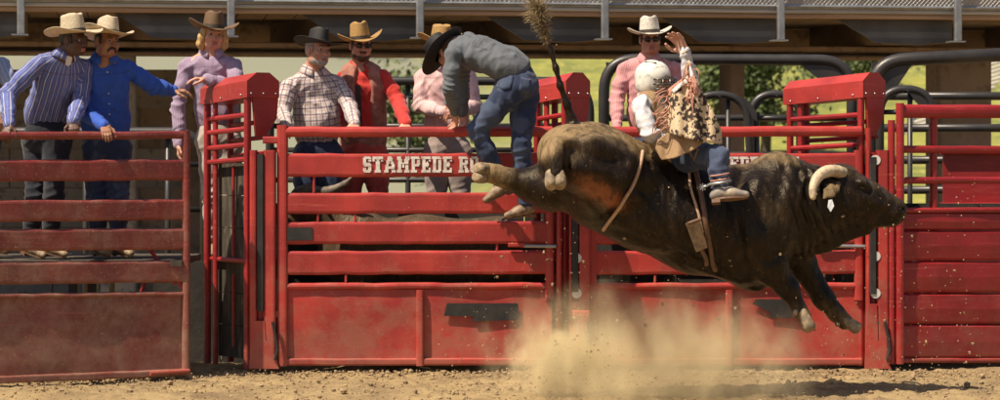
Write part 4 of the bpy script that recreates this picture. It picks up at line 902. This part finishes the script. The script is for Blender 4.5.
        if ok:
            o = mk('back_pocket', V, [(i * 7 + j, i * 7 + j + 1, i * 7 + j + 8, i * 7 + j + 7) for i in range(6) for j in range(6)], DENIM, tr, smooth=True); m = o.modifiers.new('thickness', 'SOLIDIFY'); m.thickness = .006
build_people()

# ------------------------------------------------------------------ cattle
def hide(name, dark, mid, tan, org):
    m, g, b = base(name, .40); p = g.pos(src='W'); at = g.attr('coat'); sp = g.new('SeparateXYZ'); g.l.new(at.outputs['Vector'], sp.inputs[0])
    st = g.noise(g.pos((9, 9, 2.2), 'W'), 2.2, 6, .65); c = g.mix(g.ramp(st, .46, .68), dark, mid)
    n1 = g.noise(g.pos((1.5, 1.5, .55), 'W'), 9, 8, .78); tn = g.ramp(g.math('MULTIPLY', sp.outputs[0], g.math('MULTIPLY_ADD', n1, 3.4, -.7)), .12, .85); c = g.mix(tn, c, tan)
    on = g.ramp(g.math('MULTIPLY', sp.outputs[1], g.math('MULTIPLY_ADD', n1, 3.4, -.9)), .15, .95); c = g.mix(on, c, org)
    fl = g.ramp(g.noise(p, 48, 3, .6), .64, .70); c = g.mix(g.math('MULTIPLY', fl, .22), c, (.34, .24, .14))
    g.set(b.inputs['Base Color'], c); g.set(b.inputs['Roughness'], g.math('ADD', g.math('MULTIPLY', tn, .35), g.math('MULTIPLY_ADD', g.noise(p, 6, 5), .3, .20))); b.inputs['Specular IOR Level'].default_value = .26; b.inputs['Specular Tint'].default_value = (1, .86, .66, 1)
    hz = g.math('ADD', g.noise(g.pos((1, 1, .28), 'W'), 60, 5, .65), g.math('MULTIPLY', g.noise(g.pos((1, 1, .5), 'W'), 13, 4, .55), 2.4)); bump(g, b, hz, .40, .016); return m
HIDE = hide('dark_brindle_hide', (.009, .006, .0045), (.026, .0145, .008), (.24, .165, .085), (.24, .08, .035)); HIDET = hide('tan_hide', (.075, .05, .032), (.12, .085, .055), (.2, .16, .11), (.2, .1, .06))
HORN = simple('horn', (.62, .50, .34), (.42, .31, .19), 8, .4, bs=30, bst=.15, fine=16); HOOF = simple('dusty_hoof', (.34, .25, .15), (.13, .095, .06), 18, .7, bs=30, bst=.5); NOSE = simple('damp_muzzle', (.16, .11, .08), (.07, .05, .04), 22, .35, bs=60, bst=.3)
HORND = simple('dull_grey_horn', (.20, .16, .12), (.06, .05, .04), 7, .6, bs=30, bst=.2)
TAG = simple('white_ear_tag', (.72, .74, .78), (.6, .62, .66), 20, .4); ROPE = simple('pale_rope', (.52, .34, .22), (.36, .23, .15), 60, .8, bs=140, bst=.5); BEYE = simple('bull_eye', (.012, .008, .006), (.03, .018, .012), 20, .08)
HAIRT = simple('tail_hair', (.30, .22, .11), (.14, .10, .05), 30, .6)
BUFF = mesh_cloth('buff_vest_leather', (.36, .235, .13), [], spot=(9, (.28, .17, .09), .7), sheen=.05)

CREASES = [(-.030, 3.2, [(569, 146), (568, 164), (566, 182)]), (-.028, 3.2, [(545, 148), (546, 164), (547, 178)]), (-.024, 5, [(650, 152), (642, 170), (630, 192), (612, 215)]), (.018, 7, [(632, 158), (624, 177), (608, 200)]), (-.028, 6, [(742, 172), (733, 200), (738, 236), (744, 264)]), (.020, 8, [(757, 178), (752, 210), (758, 240)]),
    (-.018, 5, [(784, 170), (777, 198), (783, 230), (776, 252)]), (-.030, 8, [(578, 150), (600, 158), (624, 161)]), (.016, 5, [(556, 140), (588, 137), (616, 140)]), (.016, 6, [(574, 168), (600, 172), (628, 182)]), (-.018, 4, [(560, 186), (588, 198), (604, 218)]),
    (.012, 3.5, [(574, 182), (600, 192), (626, 208)]), (-.014, 4, [(600, 226), (650, 242), (702, 264)]), (-.010, 2.6, [(799, 172), (796, 205), (802, 238)]), (-.011, 2.6, [(808, 174), (806, 205), (810, 236)]), (-.011, 2.6, [(817, 176), (817, 205), (819, 234)]), (-.009, 2.4, [(826, 205), (828, 222), (832, 234)]),
    (-.009, 3, [(846, 218), (866, 220), (884, 215)]), (.008, 3.5, [(850, 192), (866, 199), (884, 206)]), (.008, 2.5, [(854, 180), (862, 182), (869, 187)]), (-.006, 2, [(856, 191), (863, 193), (870, 192)]),
    (.009, 3, [(664, 190), (660, 215), (664, 240)]), (.009, 3, [(677, 192), (674, 218), (678, 246)]), (.009, 3, [(713, 196), (711, 222), (716, 252)]), (.009, 3, [(724, 198), (722, 226), (727, 256)]), (-.016, 4, [(756, 256), (770, 262), (782, 256)]), (.016, 4, [(690, 264), (716, 274), (740, 282)]), (-.012, 3, [(640, 232), (668, 240), (690, 252)])]
from mathutils.bvhtree import BVHTree
BULL_BVH = []
def on_bull(px, py, off=.012, far=False):
    o = Vector(cam.location) if not far else P(px, py, 6); d = nrm((P(px, py, 0) - cam.location) * (-1 if far else 1)); h = BULL_BVH[0].ray_cast(o, d); return None if h[0] is None else h[0] + h[1] * off
def big_bull():
    B = lambda px, py, dy=0.: P(px, py, -1.68 - .28 * max(0., (730 - px) / 160) + dy)
    t = thing('bull', tuple(B(690, 388)), 'huge dark brindle bull bucking in mid air with a rider on its back', 'bull')
    s = Sdf(); fl = ((0, 1, 0), .84)
    s.path([B(588, 166), B(606, 180), B(642, 198.5), B(700, 219), B(744, 224)], [.275, .335, .335, .375, .395], .09, fl)
    s.cone(B(750, 221), B(800, 207), .385, .30, .10, ((0, 1, 0), .70)); s.cone(B(800, 207), B(836, 200), .30, .225, .08, ((0, 1, 0), .72))
    s.ell(B(777, 177), (.19, .17, .18), None, .08); s.ell(B(748, 250, -.04), (.24, .25, .24), None, .10)
    s.ell(B(588, 158, -.10), (.30, .30, .25), None, .08); s.ell(B(566, 152, .10), (.20, .24, .18), None, .08)     # rump
    s.ell(B(760, 222, -.26), (.25, .12, .30), None, .08); s.ell(B(782, 200, -.18), (.17, .14, .19), None, .08)      # shoulder blade
    s.ell(B(664, 222, -.22), (.36, .14, .20), None, .10); s.ell(B(640, 176, -.20), (.12, .14, .14), None, .09)
    for i in range(5): s.cone(B(668 + i * 15, 196 + i * 3, -.315), B(660 + i * 14, 246 + i * 3, -.27), .016, .012, .05)  # ribs under the skin
    # neck folds and dewlap
    for i in range(5): s.cone(B(806 + i * 7.5, 178 + i * 2, -.19 + .008 * i), B(796 + i * 8.5, 240 - i * 3, -.16), .016, .012, .03)
    s.path([B(754, 274), B(786, 255), B(826, 241), B(866, 229)], [.12, .075, .06, .045], .07, ((0, 1, 0), .5))
    # head
    hd = B
    s.cone(hd(846, 190), hd(870, 200), .150, .120, .05, ((0, 1, 0), .86)); s.cone(hd(870, 200), hd(894, 209.5), .118, .082, .04, ((0, 1, 0), .9)); s.ell(hd(896, 211.5), (.062, .09, .090), None, .03)
    s.ell(hd(840, 175), (.10, .12, .075), None, .05); s.cone(hd(848, 214), hd(884, 218), .09, .060, .05); s.ell(hd(890, 221), (.055, .06, .03), None, .02)
    for d in (-1, 1):
        s.ell(hd(862, 183.5, d * .105), (.05, .03, .025), None, .03); s.ell(hd(852, 206, d * .10), (.09, .045, .08), None, .05); s.ell(hd(862, 187.5, d * .128), (.026, .02, .018), None, .015, True)
        s.ell(hd(902, 209, d * .052), (.018, .022, .017), None, .012, True)
    s.cone(hd(878, 222.2, -.08), hd(901, 219, -.05), .006, .008, .012, None, True)
    ey = hd(831, 188, -.15); s.path([hd(838, 183, -.12), hd(831, 189, -.22), hd(822.5, 199, -.29)], [.034, .062, .014], .025, (nrm(hd(838, 184) - hd(824, 197)).cross(Vector((0, 0, 1))) * 0 + Vector((.5, -.75, .4)), .42))
    s.path([hd(838, 184, .11), hd(834, 188, .20), hd(830, 194, .26)], [.035, .05, .014], .03, (Vector((.5, .75, .4)), .42))
    # fore legs
    f1 = [B(752, 240, -.2), B(768, 263, -.20), B(789, 290, -.18), B(798, 306, -.19), B(804, 317, -.21)]; s.path(f1, [.20, .125, .070, .047, .056], .05); s.ell(B(788, 288, -.2), (.07, .06, .07), None, .03)
    f2 = [B(786, 240, .12), B(800, 262, .12), B(824, 299, .10), B(836, 313, .10), B(845, 322, .10)]; s.path(f2, [.19, .108, .064, .044, .052], .05); s.ell(B(822, 296, .1), (.062, .058, .062), None, .03)
    # far hind leg, kicked straight back
    h1 = [B(586, 178, .12), B(552, 186, .16), B(528, 184, .2), B(508, 178.5, .2), B(494, 174, .2), B(487, 173, .2)]; s.path(h1, [.26, .17, .105, .068, .058, .062], .06); s.ell(B(534, 181, .2), (.075, .055, .06), None, .04)
    # near hind leg, folded under with the sole to the camera
    h2 = [B(606, 172, -.2), B(580, 168, -.36), B(560, 152, -.44), B(553, 158, -.50), B(555, 175, -.55)]; s.path(h2, [.27, .17, .10, .07, .062], .045)
    s.cone(B(566, 140, -.22), B(556, 158, -.42), .07, .06, .08); s.cone(B(590, 150, -.42), B(618, 165, -.36), .08, .08, .12); s.ell(B(604, 198, -.22), (.17, .14, .10), None, .08)
    s.path([B(580, 176, -.44), B(610, 182, -.42), B(640, 200, -.33)], [.03, .035, .02], .06)          # flank fold
    s.path([B(576, 130, .0), B(572, 119, .0), B(567, 104, .0), B(560.5, 86, .0), B(556, 68, .02), B(551, 50, .03), B(545, 30, .03), B(540, 14, .03)], [.045, .028, .021, .019, .018, .017, .015, .010], .03)
    v, q = s.mesh(.0135); v = relax(v, q, 2); n = normals(v, q)
    v = v + n * (.010 * fnoise(v, (4, 4, 2.6), 2) + .005 * (1 - 2 * np.abs(fnoise(v, (10, 10, 5), 7))))[:, None]
    px = 500 + v[:, 0] * (F / (D0 + v[:, 1])); py = HOR - (v[:, 2] - EYE) * (F / (D0 + v[:, 1])); near = np.clip(-n[:, 1] * 2 + .2, 0, 1)
    for amp, wd, pl in CREASES:
        dm = np.full(len(v), 1e9)
        for (x0, y0), (x1, y1) in zip(pl[:-1], pl[1:]):
            L2 = (x1 - x0) ** 2 + (y1 - y0) ** 2; tt = np.clip(((px - x0) * (x1 - x0) + (py - y0) * (y1 - y0)) / L2, 0, 1); dm = np.minimum(dm, np.hypot(px - x0 - tt * (x1 - x0), py - y0 - tt * (y1 - y0)))
        v = v + n * (amp * near * np.exp(-(dm / wd) ** 2))[:, None]
    n = normals(v, q)
    # skin wrinkles on the neck and behind the shoulder
    c0 = np.array(B(812, 205)); wgt = np.exp(-(np.linalg.norm((v - c0) * np.array([1, .6, .8]), axis=1) / .26) ** 2); v = v + n * (.009 * wgt * np.sin((v @ np.array([.92, 0, .38])) * 2 * math.pi / .062 + 2.5 * fnoise(v, 5, 3)))[:, None]
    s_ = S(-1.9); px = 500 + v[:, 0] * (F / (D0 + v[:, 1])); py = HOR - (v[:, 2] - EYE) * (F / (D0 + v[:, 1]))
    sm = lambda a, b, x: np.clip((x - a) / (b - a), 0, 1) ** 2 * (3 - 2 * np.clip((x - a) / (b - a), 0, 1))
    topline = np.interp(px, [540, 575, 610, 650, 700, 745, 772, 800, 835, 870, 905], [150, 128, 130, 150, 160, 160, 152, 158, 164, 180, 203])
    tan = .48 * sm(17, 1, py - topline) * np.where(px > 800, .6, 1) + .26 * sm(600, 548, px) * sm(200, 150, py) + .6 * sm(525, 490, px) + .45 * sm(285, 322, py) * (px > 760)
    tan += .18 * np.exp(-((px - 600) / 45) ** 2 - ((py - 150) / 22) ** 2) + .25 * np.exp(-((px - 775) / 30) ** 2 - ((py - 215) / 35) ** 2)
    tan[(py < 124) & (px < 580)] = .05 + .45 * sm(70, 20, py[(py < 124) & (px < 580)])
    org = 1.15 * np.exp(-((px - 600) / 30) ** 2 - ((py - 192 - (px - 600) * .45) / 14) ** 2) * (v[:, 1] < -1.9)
    BULL_BVH.append(BVHTree.FromPolygons(v.tolist(), q.tolist()))
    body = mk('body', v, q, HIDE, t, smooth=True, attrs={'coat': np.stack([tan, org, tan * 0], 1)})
    for d in (-1, 1):
        z = Sdf(); h0, h1, h2, h3 = (hd(842, 173, d * .10), hd(822, 165, d * .22), hd(811, 180, d * .30), hd(813, 197, d * .31)); z.path([h0 * (1 - f) ** 3 + h1 * 3 * f * (1 - f) ** 2 + h2 * 3 * f * f * (1 - f) + h3 * f ** 3 for f in np.linspace(0, 1, 15).tolist()], [.044 - .021 * (k / 14) ** 1.6 for k in range(15)], .008)
        a, b = z.mesh(.007); mk('horn', relax(a, b, 1), b, HORN, t, smooth=True)
    eb = MB().ball(hd(862, 187.5, -.112), (.024, .02, .019), None, 12, 8).put('eye', BEYE, t, smooth=True); MB().ball(hd(862, 187.5, .112), (.024, .02, .019), None, 12, 8).put('eye', BEYE, t, smooth=True)
    z = Sdf(); z.ell(hd(900, 212, 0), (.044, .072, .062), None); z.ell(hd(903.5, 209, -.05), (.014, .02, .015), None, .01, True); z.ell(hd(903.5, 209, .05), (.014, .02, .015), None, .01, True); a, b = z.mesh(.007); mk('muzzle', a, b, NOSE, t, smooth=True)
    z = Sdf(); z.path([hd(839, 183, -.15), hd(834, 188, -.24), hd(829, 193, -.31), hd(823, 199, -.37)], [.022, .040, .040, .006], .02, (Vector((.45, -.45, .75)), .30)); v2, q2 = z.mesh(.007); v2 = v2 + normals(v2, q2) * (.003 * fnoise(v2, 40, 3))[:, None]; mk('ear', v2, q2, HIDE, t, smooth=True, attrs={'coat': np.tile([.55, 0, 0], (len(v2), 1))})
    MB().prism([hd(828.5, 200, -.385), hd(832, 199.5, -.385), hd(834, 206, -.39), hd(830.5, 212, -.395), hd(827.5, 207, -.395)], (0, -.006, 0)).put('ear_tag', TAG, t)
    def hoof(a, d, up, r=.062, L=.115):
        d = nrm(d); up = Vector(up); up = nrm(up - d * up.dot(d)); sd = d.cross(up)
        for k in (-1, 1):
            z = Sdf(); c = Vector(a) + sd * (k * r * .42); z.cone(c, c + d * L * .7, r * .52, r * .60, .02); z.cone(c + d * L * .45 + up * r * .2, c + d * L * .75 + up * r * .45, r * .52, r * .40, .02); z.ell(c + d * (L * 1.02 + r * .25), (r, r, r), None, .012, True) if False else None
            v, q = z.mesh(.008); dd = (v - np.array(c)) @ np.array(d); lim = L * .98; ex = np.clip(dd - lim, 0, None); v = v - np.array(d)[None, :] * ex[:, None]; v = v + normals(v, q) * (.003 * fnoise(v, 30, 3))[:, None]
            mk('hoof', v, q, HOOF, t, smooth=True)
        for k in (-1, 1): MB().ball(Vector(a) - up * r * .75 + sd * k * r * .5 - d * .02, (.020, .020, .024), None, 10, 7).put('dew_claw', HOOF, t, smooth=True)
    hoof(B(803, 314, -.21), B(809, 332, -.24) - B(803, 314, -.21), (1, 0, .3), .066, .135); hoof(B(844, 320, .10), B(861, 333, .08) - B(844, 320, .10), (.6, 0, .8), .064, .14)
    hoof(B(488, 173, .2), B(470, 172.5, .12) - B(488, 173, .2), (.1, -1, -.15), .074, .125); hoof(B(555, 174, -.55), B(556, 190, -.62) - B(555, 174, -.55), (0, -.85, -.4), .072, .115)
    # tail switch
    mb = MB(); r = random.Random(4); a0 = B(543, 27, .03)
    for i in range(760):
        yy = r.uniform(6, 44); o = B(538 + (yy - 8) * .27 + r.uniform(-2, 2), yy, .03 + r.uniform(-.02, .02)); th = r.uniform(0, 6.28); f = r.random(); L = (.035 + .10 * (1 - (yy - 6) / 38)) * r.uniform(.7, 1.25)
        d = Vector((math.cos(th) * .42 - .2, math.sin(th) * .35, r.uniform(-.25, 1.1))).normalized(); p = o; pts = [p]
        for k in range(4): d = (d + Vector((r.gauss(0, .22), r.gauss(0, .2), r.gauss(-.05, .22)))).normalized(); p = p + d * L / 4; pts.append(p)
        mb.tube(pts, [.0026, .0025, .0022, .0016, .0006], 3, False)
    mb.put('tail_switch', HAIRT, t, kind='stuff')
    return B
BB = big_bull()

def tack():
    B = BB
    def wrap(pts, r, name, lab, mat, cat):
        return MB().tube(pts, r, 8).put(name, mat, None, label=lab, cat=cat, smooth=True)
    def over(pts, off):
        out = []
        for i in range(len(pts) - 1):
            for k in range(5):
                f = k / 5; h = on_bull(pts[i][0] * (1 - f) + pts[i + 1][0] * f, pts[i][1] * (1 - f) + pts[i + 1][1] * f, off)
                if h is not None: out.append(h)
        return out
    def smooth(p):
        for _ in range(2): p = [p[0]] + [(p[i - 1] + p[i] * 2 + p[i + 1]) / 4 for i in range(1, len(p) - 1)] + [p[-1]]
        return p
    c = over([(641, 152), (639, 162), (635, 176), (629, 190), (620, 206), (611, 219), (602, 231)], .014); wrap(smooth(c), .013, 'flank_rope', 'pale flank rope tied round the bull ahead of its hind legs', ROPE, 'rope')
    t = thing('bull_rope', tuple(on_bull(700, 235, .02)), 'plaited bull rope around the chest with a hanging leather wrapped bell', 'rope')
    c = over([(694, 166), (697, 180), (701, 200), (705, 225), (709, 246), (713, 262), (716, 270)], .018); MB().tube(smooth(c), .020, 8).put('rope', LEATH, t, smooth=True)
    c = over([(688, 170), (690, 190), (698, 214), (703, 236)], .014); MB().tube(smooth(c), .010, 8).put('strand', ROPE, t, smooth=True)
    z = [on_bull(*q, .05) for q in ((684, 223), (697, 219.5), (705, 243), (694, 247))]; MB().prism(z, (0, -.05, 0)).put('bell', BOOT, t); MB().tube(smooth(over([(699, 244), (704, 254), (708, 264)], .03)), .016, 8).put('bell_strap', LEATH, t, smooth=True)
    MB().beam(on_bull(685, 223, .085), on_bull(697, 219.5, .085), (0, 0, 1), .022, .05).put('bell_cap', LEATH, t)
tack()

HELM = simple('white_helmet_shell', (.74, .72, .66), (.62, .59, .53), 7, .3, fine=20); CAGE = simple('cage_wire', (.10, .09, .08), (.2, .18, .16), 30, .35, .8)
def cowhide():
    m, g, b = base('spotted_cowhide', .8); p = g.pos(src='W'); c = g.mix(g.noise(p, 12, 4), (.66, .52, .35), (.52, .38, .23))
    k = g.ramp(g.math('ADD', g.noise(p, 27, 4, .6), g.math('MULTIPLY_ADD', g.noise(p, 6.5, 2), .7, -.35)), .50, .53); c = g.mix(k, c, (.035, .02, .014)); g.set(b.inputs['Base Color'], c); bump(g, b, g.noise(p, 120, 3), .4, .006); return m
COWH = cowhide(); FRNG = simple('pink_leather_fringe', (.52, .26, .19), (.40, .18, .12), 20, .7); SPUR = STEEL
def rider():
    a = lambda px, py, Y: P(px, py, Y); Yr = -1.86
    t, T, I = person('bull rider in white helmet and tan vest with spotted cowhide chaps, right arm raised', (655, 81, Yr), (58, 2, -6), (650, 98, Yr + .02), (672, 152, Yr + .05), (641, 104, Yr - .15), (664, 102, Yr + .10), [(640, 105, Yr - .17), (650, 134, Yr - .28), (688, 152, Yr - .12)], [(665, 102, Yr + .10), (691, 86, Yr - .02), (685, 52, Yr - .06)], SK_FAIR, SH_WHITE,
        fwd=(.75, -.55, .1), handA=None, handB=grip((-.55, -.05, 1), (-.5, -.75, 0), (-.6, .5, .3), .35, sc=1.12, spread=.5), hip=(684, 158, Yr), legs=[[(690, 156, Yr - .14), (718, 156, Yr - .40), (720, 187, Yr - .47), (748, 189, Yr - .50)], [(690, 156, Yr + .16), (718, 158, Yr + .42), (718, 190, Yr + .44), (742, 192, Yr + .46)]], trous=DENIM, boots=simple('dusty_grey_boot', (.20, .18, .17), (.42, .34, .25), 9, .5, bs=40, bst=.3), vest=BUFF, seed=11, build=.94, hair=(H_BRN, 'short'), base=(690, 165, Yr), jaw=.95, belt=None, collar=True)
    M = I['M']; z = Sdf(); z.ell(T(0, .018, .036), (.112, .132, .116), M); z.ell(T(0, .03, -.03), (.108, .115, .09), M, .03); z.ell(T(0, -.115, -.05), (.085, .105, .085), M, .012, True); z.ell(T(0, .0, -.12), (.14, .16, .06), M, .012, True)
    v, q = z.mesh(.006); h = mk('helmet', v, q, HELM, t, smooth=True)
    for x in (-.05, 0, .05): MB().tube([T(x, -.04, .146 - abs(x) * .3), T(x, .05, .152 - abs(x) * .3)], .006, 6).put('vent_rib', RUB, h, smooth=True)
    mb = MB()
    arc = lambda zz, r: [T(r * 1.0 * math.sin(R(k)), -.02 - (r + .03) * math.cos(R(k)), zz) for k in range(-80, 81, 16)]
    for zz, r in ((.022, .104), (-.012, .110), (-.046, .108), (-.080, .098), (-.105, .080)): mb.tube(arc(zz, r), .006, 6)
    for k in (-50, -25, 0, 25, 50): mb.tube([T(r * math.sin(R(k)), -.02 - (r + .03) * math.cos(R(k)), zz) for zz, r in ((.022, .104), (-.012, .110), (-.046, .108), (-.080, .098), (-.105, .080))], .006, 6)
    mb.put('face_cage', CAGE, h, smooth=True); MB().tube([T(-.09, -.02, -.06), T(-.06, -.05, -.12), T(0, -.06, -.135), T(.06, -.05, -.12), T(.09, -.02, -.06)], .007, 6).put('chin_strap', RUB, h, smooth=True)
    # bracelet and gloved rope hand
    MB().tube([P(680.5, 51.5, Yr - .06), P(682.5, 53.0, Yr - .098), P(687, 51.5, Yr - .098), P(689, 50, Yr - .06)], .006, 6).put('bracelet', BRASS, t, smooth=True)
    g = Sdf(); hand_sdf(g, P(688, 152, Yr - .12), (.8, -.1, -.45), (0, -.3, -1), (0, -1, .2), 1.1); g.cone(P(688, 152, Yr - .12), P(681, 148, Yr - .15), .032, .036, .02); v, q = g.mesh(.0055); mk('glove', v, q, LEATH, t, smooth=True)
    # chap leaf flung up beside him: curved, with thickness
    edge = [(689, 60), (695, 76), (703, 92), (713, 112), (721, 130), (721.5, 144), (704, 142), (687, 138.5), (668, 132), (664, 116), (666, 102), (669, 90), (677, 84), (684, 78)]
    def leaf(px, py): f = (py - 60) / 85; return P(px, py, Yr - .30 - .10 * f - .10 * math.sin((px - 664) / 57 * math.pi) + .02 * math.sin(px * .35))
    def sheet(poly, mat, name, dy, th=.012, n=26):
        from mathutils.geometry import delaunay_2d_cdt
        xs = [p[0] for p in poly]; ys = [p[1] for p in poly]; pts = []; m = len(poly)
        for i in range(m):
            for k in range(4): f = k / 4; pts.append(Vector((poly[i][0] * (1 - f) + poly[(i + 1) % m][0] * f, poly[i][1] * (1 - f) + poly[(i + 1) % m][1] * f)))
        nb = len(pts)
        for i in range(n):
            for j in range(n): pts.append(Vector((min(xs) + (max(xs) - min(xs)) * (i + .5) / n, min(ys) + (max(ys) - min(ys)) * (j + .5) / n)))
        r = delaunay_2d_cdt(pts, [], [list(range(nb))], 1, .01); V = [leaf(p.x, p.y) + Vector((0, dy, 0)) for p in r[0]]; Fc = [tuple(f) for f in r[2]]
        o = mk(name, V, Fc, mat, t, smooth=True); md = o.modifiers.new('thickness', 'SOLIDIFY'); md.thickness = th; md.offset = 0; return o
    ch = sheet(edge, COWH, 'chap', 0)
    sc = []
    for i in range(12): x = 665 + (697 - 665) * i / 11; sc.append((x, 104 - 16 * math.sin(i / 11 * math.pi * .9) - (3.4 if i % 2 else 0) - i * .1))
    sheet(sc + [(699, 90), (694, 76), (689, 62), (684, 77), (676, 83), (668, 89)], FRNG, 'chap_yoke', -.013, .006, 16); sheet([(690, 66), (693, 75), (689, 82), (682, 86), (674, 93), (671, 91), (678, 84.5), (685, 79)], TEE, 'chap_yoke_inlay', -.019, .005, 12)
    r = random.Random(3)
    for i in range(34):
        if i % 2: x, y = 690 + r.uniform(-3, 4), 62 + i * 1.1; dx, dy = r.uniform(-6, 6), r.uniform(8, 20)
        else: x, y = 665 + r.uniform(-1, 3), 88 + i * 1.3; dx, dy = r.uniform(-16, -5), r.uniform(2, 16)
        p = leaf(x, y) + Vector((0, -.02, 0)); e = leaf(x + dx, y + dy) + Vector((0, -.05, 0)); m = p.lerp(e, .5) + Vector((r.gauss(0, .025), -.02, r.gauss(.012, .025))); m2 = m * 2 - (p + e) / 2; MB().tube([p * (1 - k / 8) ** 2 + m2 * 2 * (k / 8) * (1 - k / 8) + e * (k / 8) ** 2 for k in range(9)], [.0044] * 7 + [.0036, .002], 5).put('fringe', FRNG, ch, smooth=True)
    # lower chap leg leather, strap, spur
    lg = [(654, 143), (668, 133), (690, 139), (706, 141), (694, 150), (676, 158), (662, 160)]; sheet(lg, BUFF, 'chap_leather', .06)
    MB().tube([P(686, 143, Yr - .40), P(690, 152, Yr - .42), P(694, 160, Yr - .42), P(698, 149, Yr - .45), P(690, 146, Yr - .44)], .009, 6).put('chap_strap', LEATH, t, smooth=True)
    A_ = P(720, 187, Yr - .47); MB().tube([A_ + V3(.07, -.06, .045), A_ + V3(.0, -.078, .03), A_ + V3(-.07, -.04, .02), A_ + V3(-.085, 0, .01)], .010, 8).put('spur', SPUR, t, smooth=True)
    c = A_ + V3(-.12, -.02, 0); MB().tube([A_ + V3(-.08, -.02, .01), c], .008, 6).put('spur_shank', SPUR, t, smooth=True); mb = MB()
    for k in range(8): th = k * math.pi / 4; mb.tube([c, c + V3(.026 * math.cos(th), 0, .026 * math.sin(th))], .004, 4)
    mb.put('spur_rowel', SPUR, t)
    for zz in (.05, .085): MB().tube([A_ + V3(.062 * math.cos(R(k)), .062 * math.sin(R(k)), zz + .01 * math.cos(R(k))) for k in range(0, 361, 30)], .006, 6).put('boot_thong', FRNG, t, smooth=True)
rider()

def chute_bull():
    B = lambda px, py, dy=0.: P(px, py, .40 + dy); t = thing('bull', tuple(B(430, 360)), 'tan bull waiting in the chute behind the lettered gate, one horn showing', 'bull'); s = Sdf(); fl = ((0, 1, 0), .72)
    s.path([B(352, 254), B(420, 256), B(500, 258), B(535, 260)], [.27, .31, .31, .25], .1, fl); s.ell(B(360, 232), (.2, .16, .16), None, .1); s.path([B(352, 240), B(325, 215), B(306, 204)], [.24, .17, .13], .08, fl); s.cone(B(306, 202), B(290, 226), .115, .075, .05); s.ell(B(309, 194), (.14, .10, .075), None, .04)
    for px, dy in ((365, -.13), (365, .13), (515, -.13), (515, .13)): s.path([B(px, 270, dy), B(px + 3, 315, dy), B(px, 358, dy)], [.13, .07, .055], .05)
    s.path([B(548, 240), B(553, 270), B(552, 310)], [.04, .025, .018], .03)
    v, q = s.mesh(.018); v = relax(v, q, 2); mk('body', v, q, HIDET, t, smooth=True, attrs={'coat': np.zeros((len(v), 3))})
    for d in (-1, 1):
        z = Sdf(); z.path([B(315, 192, d * .06), B(332, 190.5, d * .15), B(345, 184, d * .19), B(351, 178, d * .2)], [.040, .036, .026, .012], .02); v, q = z.mesh(.008); mk('horn', v, q, HORND, t, smooth=True); s2 = Sdf(); s2.path([B(318, 197, d * .1), B(322, 200, d * .2)], [.04, .012], .02); v, q = s2.mesh(.01); mk('ear', v, q, HIDET, t, smooth=True, attrs={'coat': np.zeros((len(v), 3))})
chute_bull()

# ------------------------------------------------------------------ dust kicked up by the hooves
def dust():
    def vol(name, lab, c, r, dens, thr, sc):
        m = bpy.data.materials.new(name); m.use_nodes = True; g = NG(m); g.n.remove(g.n['Principled BSDF']); v = g.new('VolumePrincipled'); g.l.new(v.outputs[0], m.node_tree.nodes['Material Output'].inputs['Volume'])
        v.inputs['Color'].default_value = (.98, .85, .56, 1); v.inputs['Anisotropy'].default_value = 0.0
        p = g.new('TexCoord').outputs['Object']; mp = g.new('VectorMath', operation='MULTIPLY'); g.l.new(p, mp.inputs[0]); mp.inputs[1].default_value = (1 / r[0], 1 / r[1], 1 / r[2])
        ln = g.new('VectorMath', operation='LENGTH'); g.l.new(mp.outputs[0], ln.inputs[0]); fall = g.math('SUBTRACT', 1.0, ln.outputs['Value'])
        n = g.noise(g.pos((1, 1, .7)), sc, 8, .66); d = g.math('ADD', g.math('MULTIPLY', fall, 1.0), g.math('MULTIPLY_ADD', n, 1.7, -.85)); d = g.ramp(d, thr, thr + .75); d = g.math('MULTIPLY', d, g.ramp(fall, 0, .15))
        g.set(v.inputs['Density'], g.math('MULTIPLY', d, dens))
        mb = MB(); mb.ball((0, 0, 0), r, None, 24, 14); mk2 = mk(name, mb.v, mb.f, m, None, kind='stuff', label=lab); mk2.location = c
        if name == 'dust_spurt': mk2.rotation_euler = (0, R(16), 0)
    vol('dust_cloud', 'golden dust cloud hanging under the bull', P(648, 372, -1.95), (1.45, .60, .84), 3.6, .15, 3.2)
    vol('dust_plume', 'dense golden plume of dust kicked up below the raised hind hooves', P(565, 366, -1.7), (.60, .40, .50), 13.0, .29, 6.5)
    vol('dust_spurt', 'bright slanting spurt of dust thrown up left of the dust cloud', P(551, 362, -1.75), (.10, .10, .30), 26.0, .05, 7.0)
    # clods thrown up in a slanting jet
    mb = MB(); r = random.Random(5)
    for i in range(90):
        f = r.random(); c = P(543 + 15 * f * f + r.gauss(0, 1.5 + 2 * f), 391 - 62 * f + r.gauss(0, 2), -1.6 + r.gauss(0, .05)); s = r.uniform(.003, .009) * (1.2 - .6 * f); j = [r.uniform(.6, 1.3) for _ in range(8)]
        mb.add([c + Vector((x * s * j[k], y * s * j[7 - k], z * s * j[k])) for k, (x, y, z) in enumerate([(a, b, d) for a in (-1, 1) for b in (-1, 1) for d in (-1, 1)])], [(0, 1, 3, 2), (4, 6, 7, 5), (0, 4, 5, 1), (2, 3, 7, 6), (0, 2, 6, 4), (1, 5, 7, 3)])
    mb.put('dirt_jet', CLOD, kind='stuff', label='slanting jet of dirt crumbs below the kicking hooves')
dust()
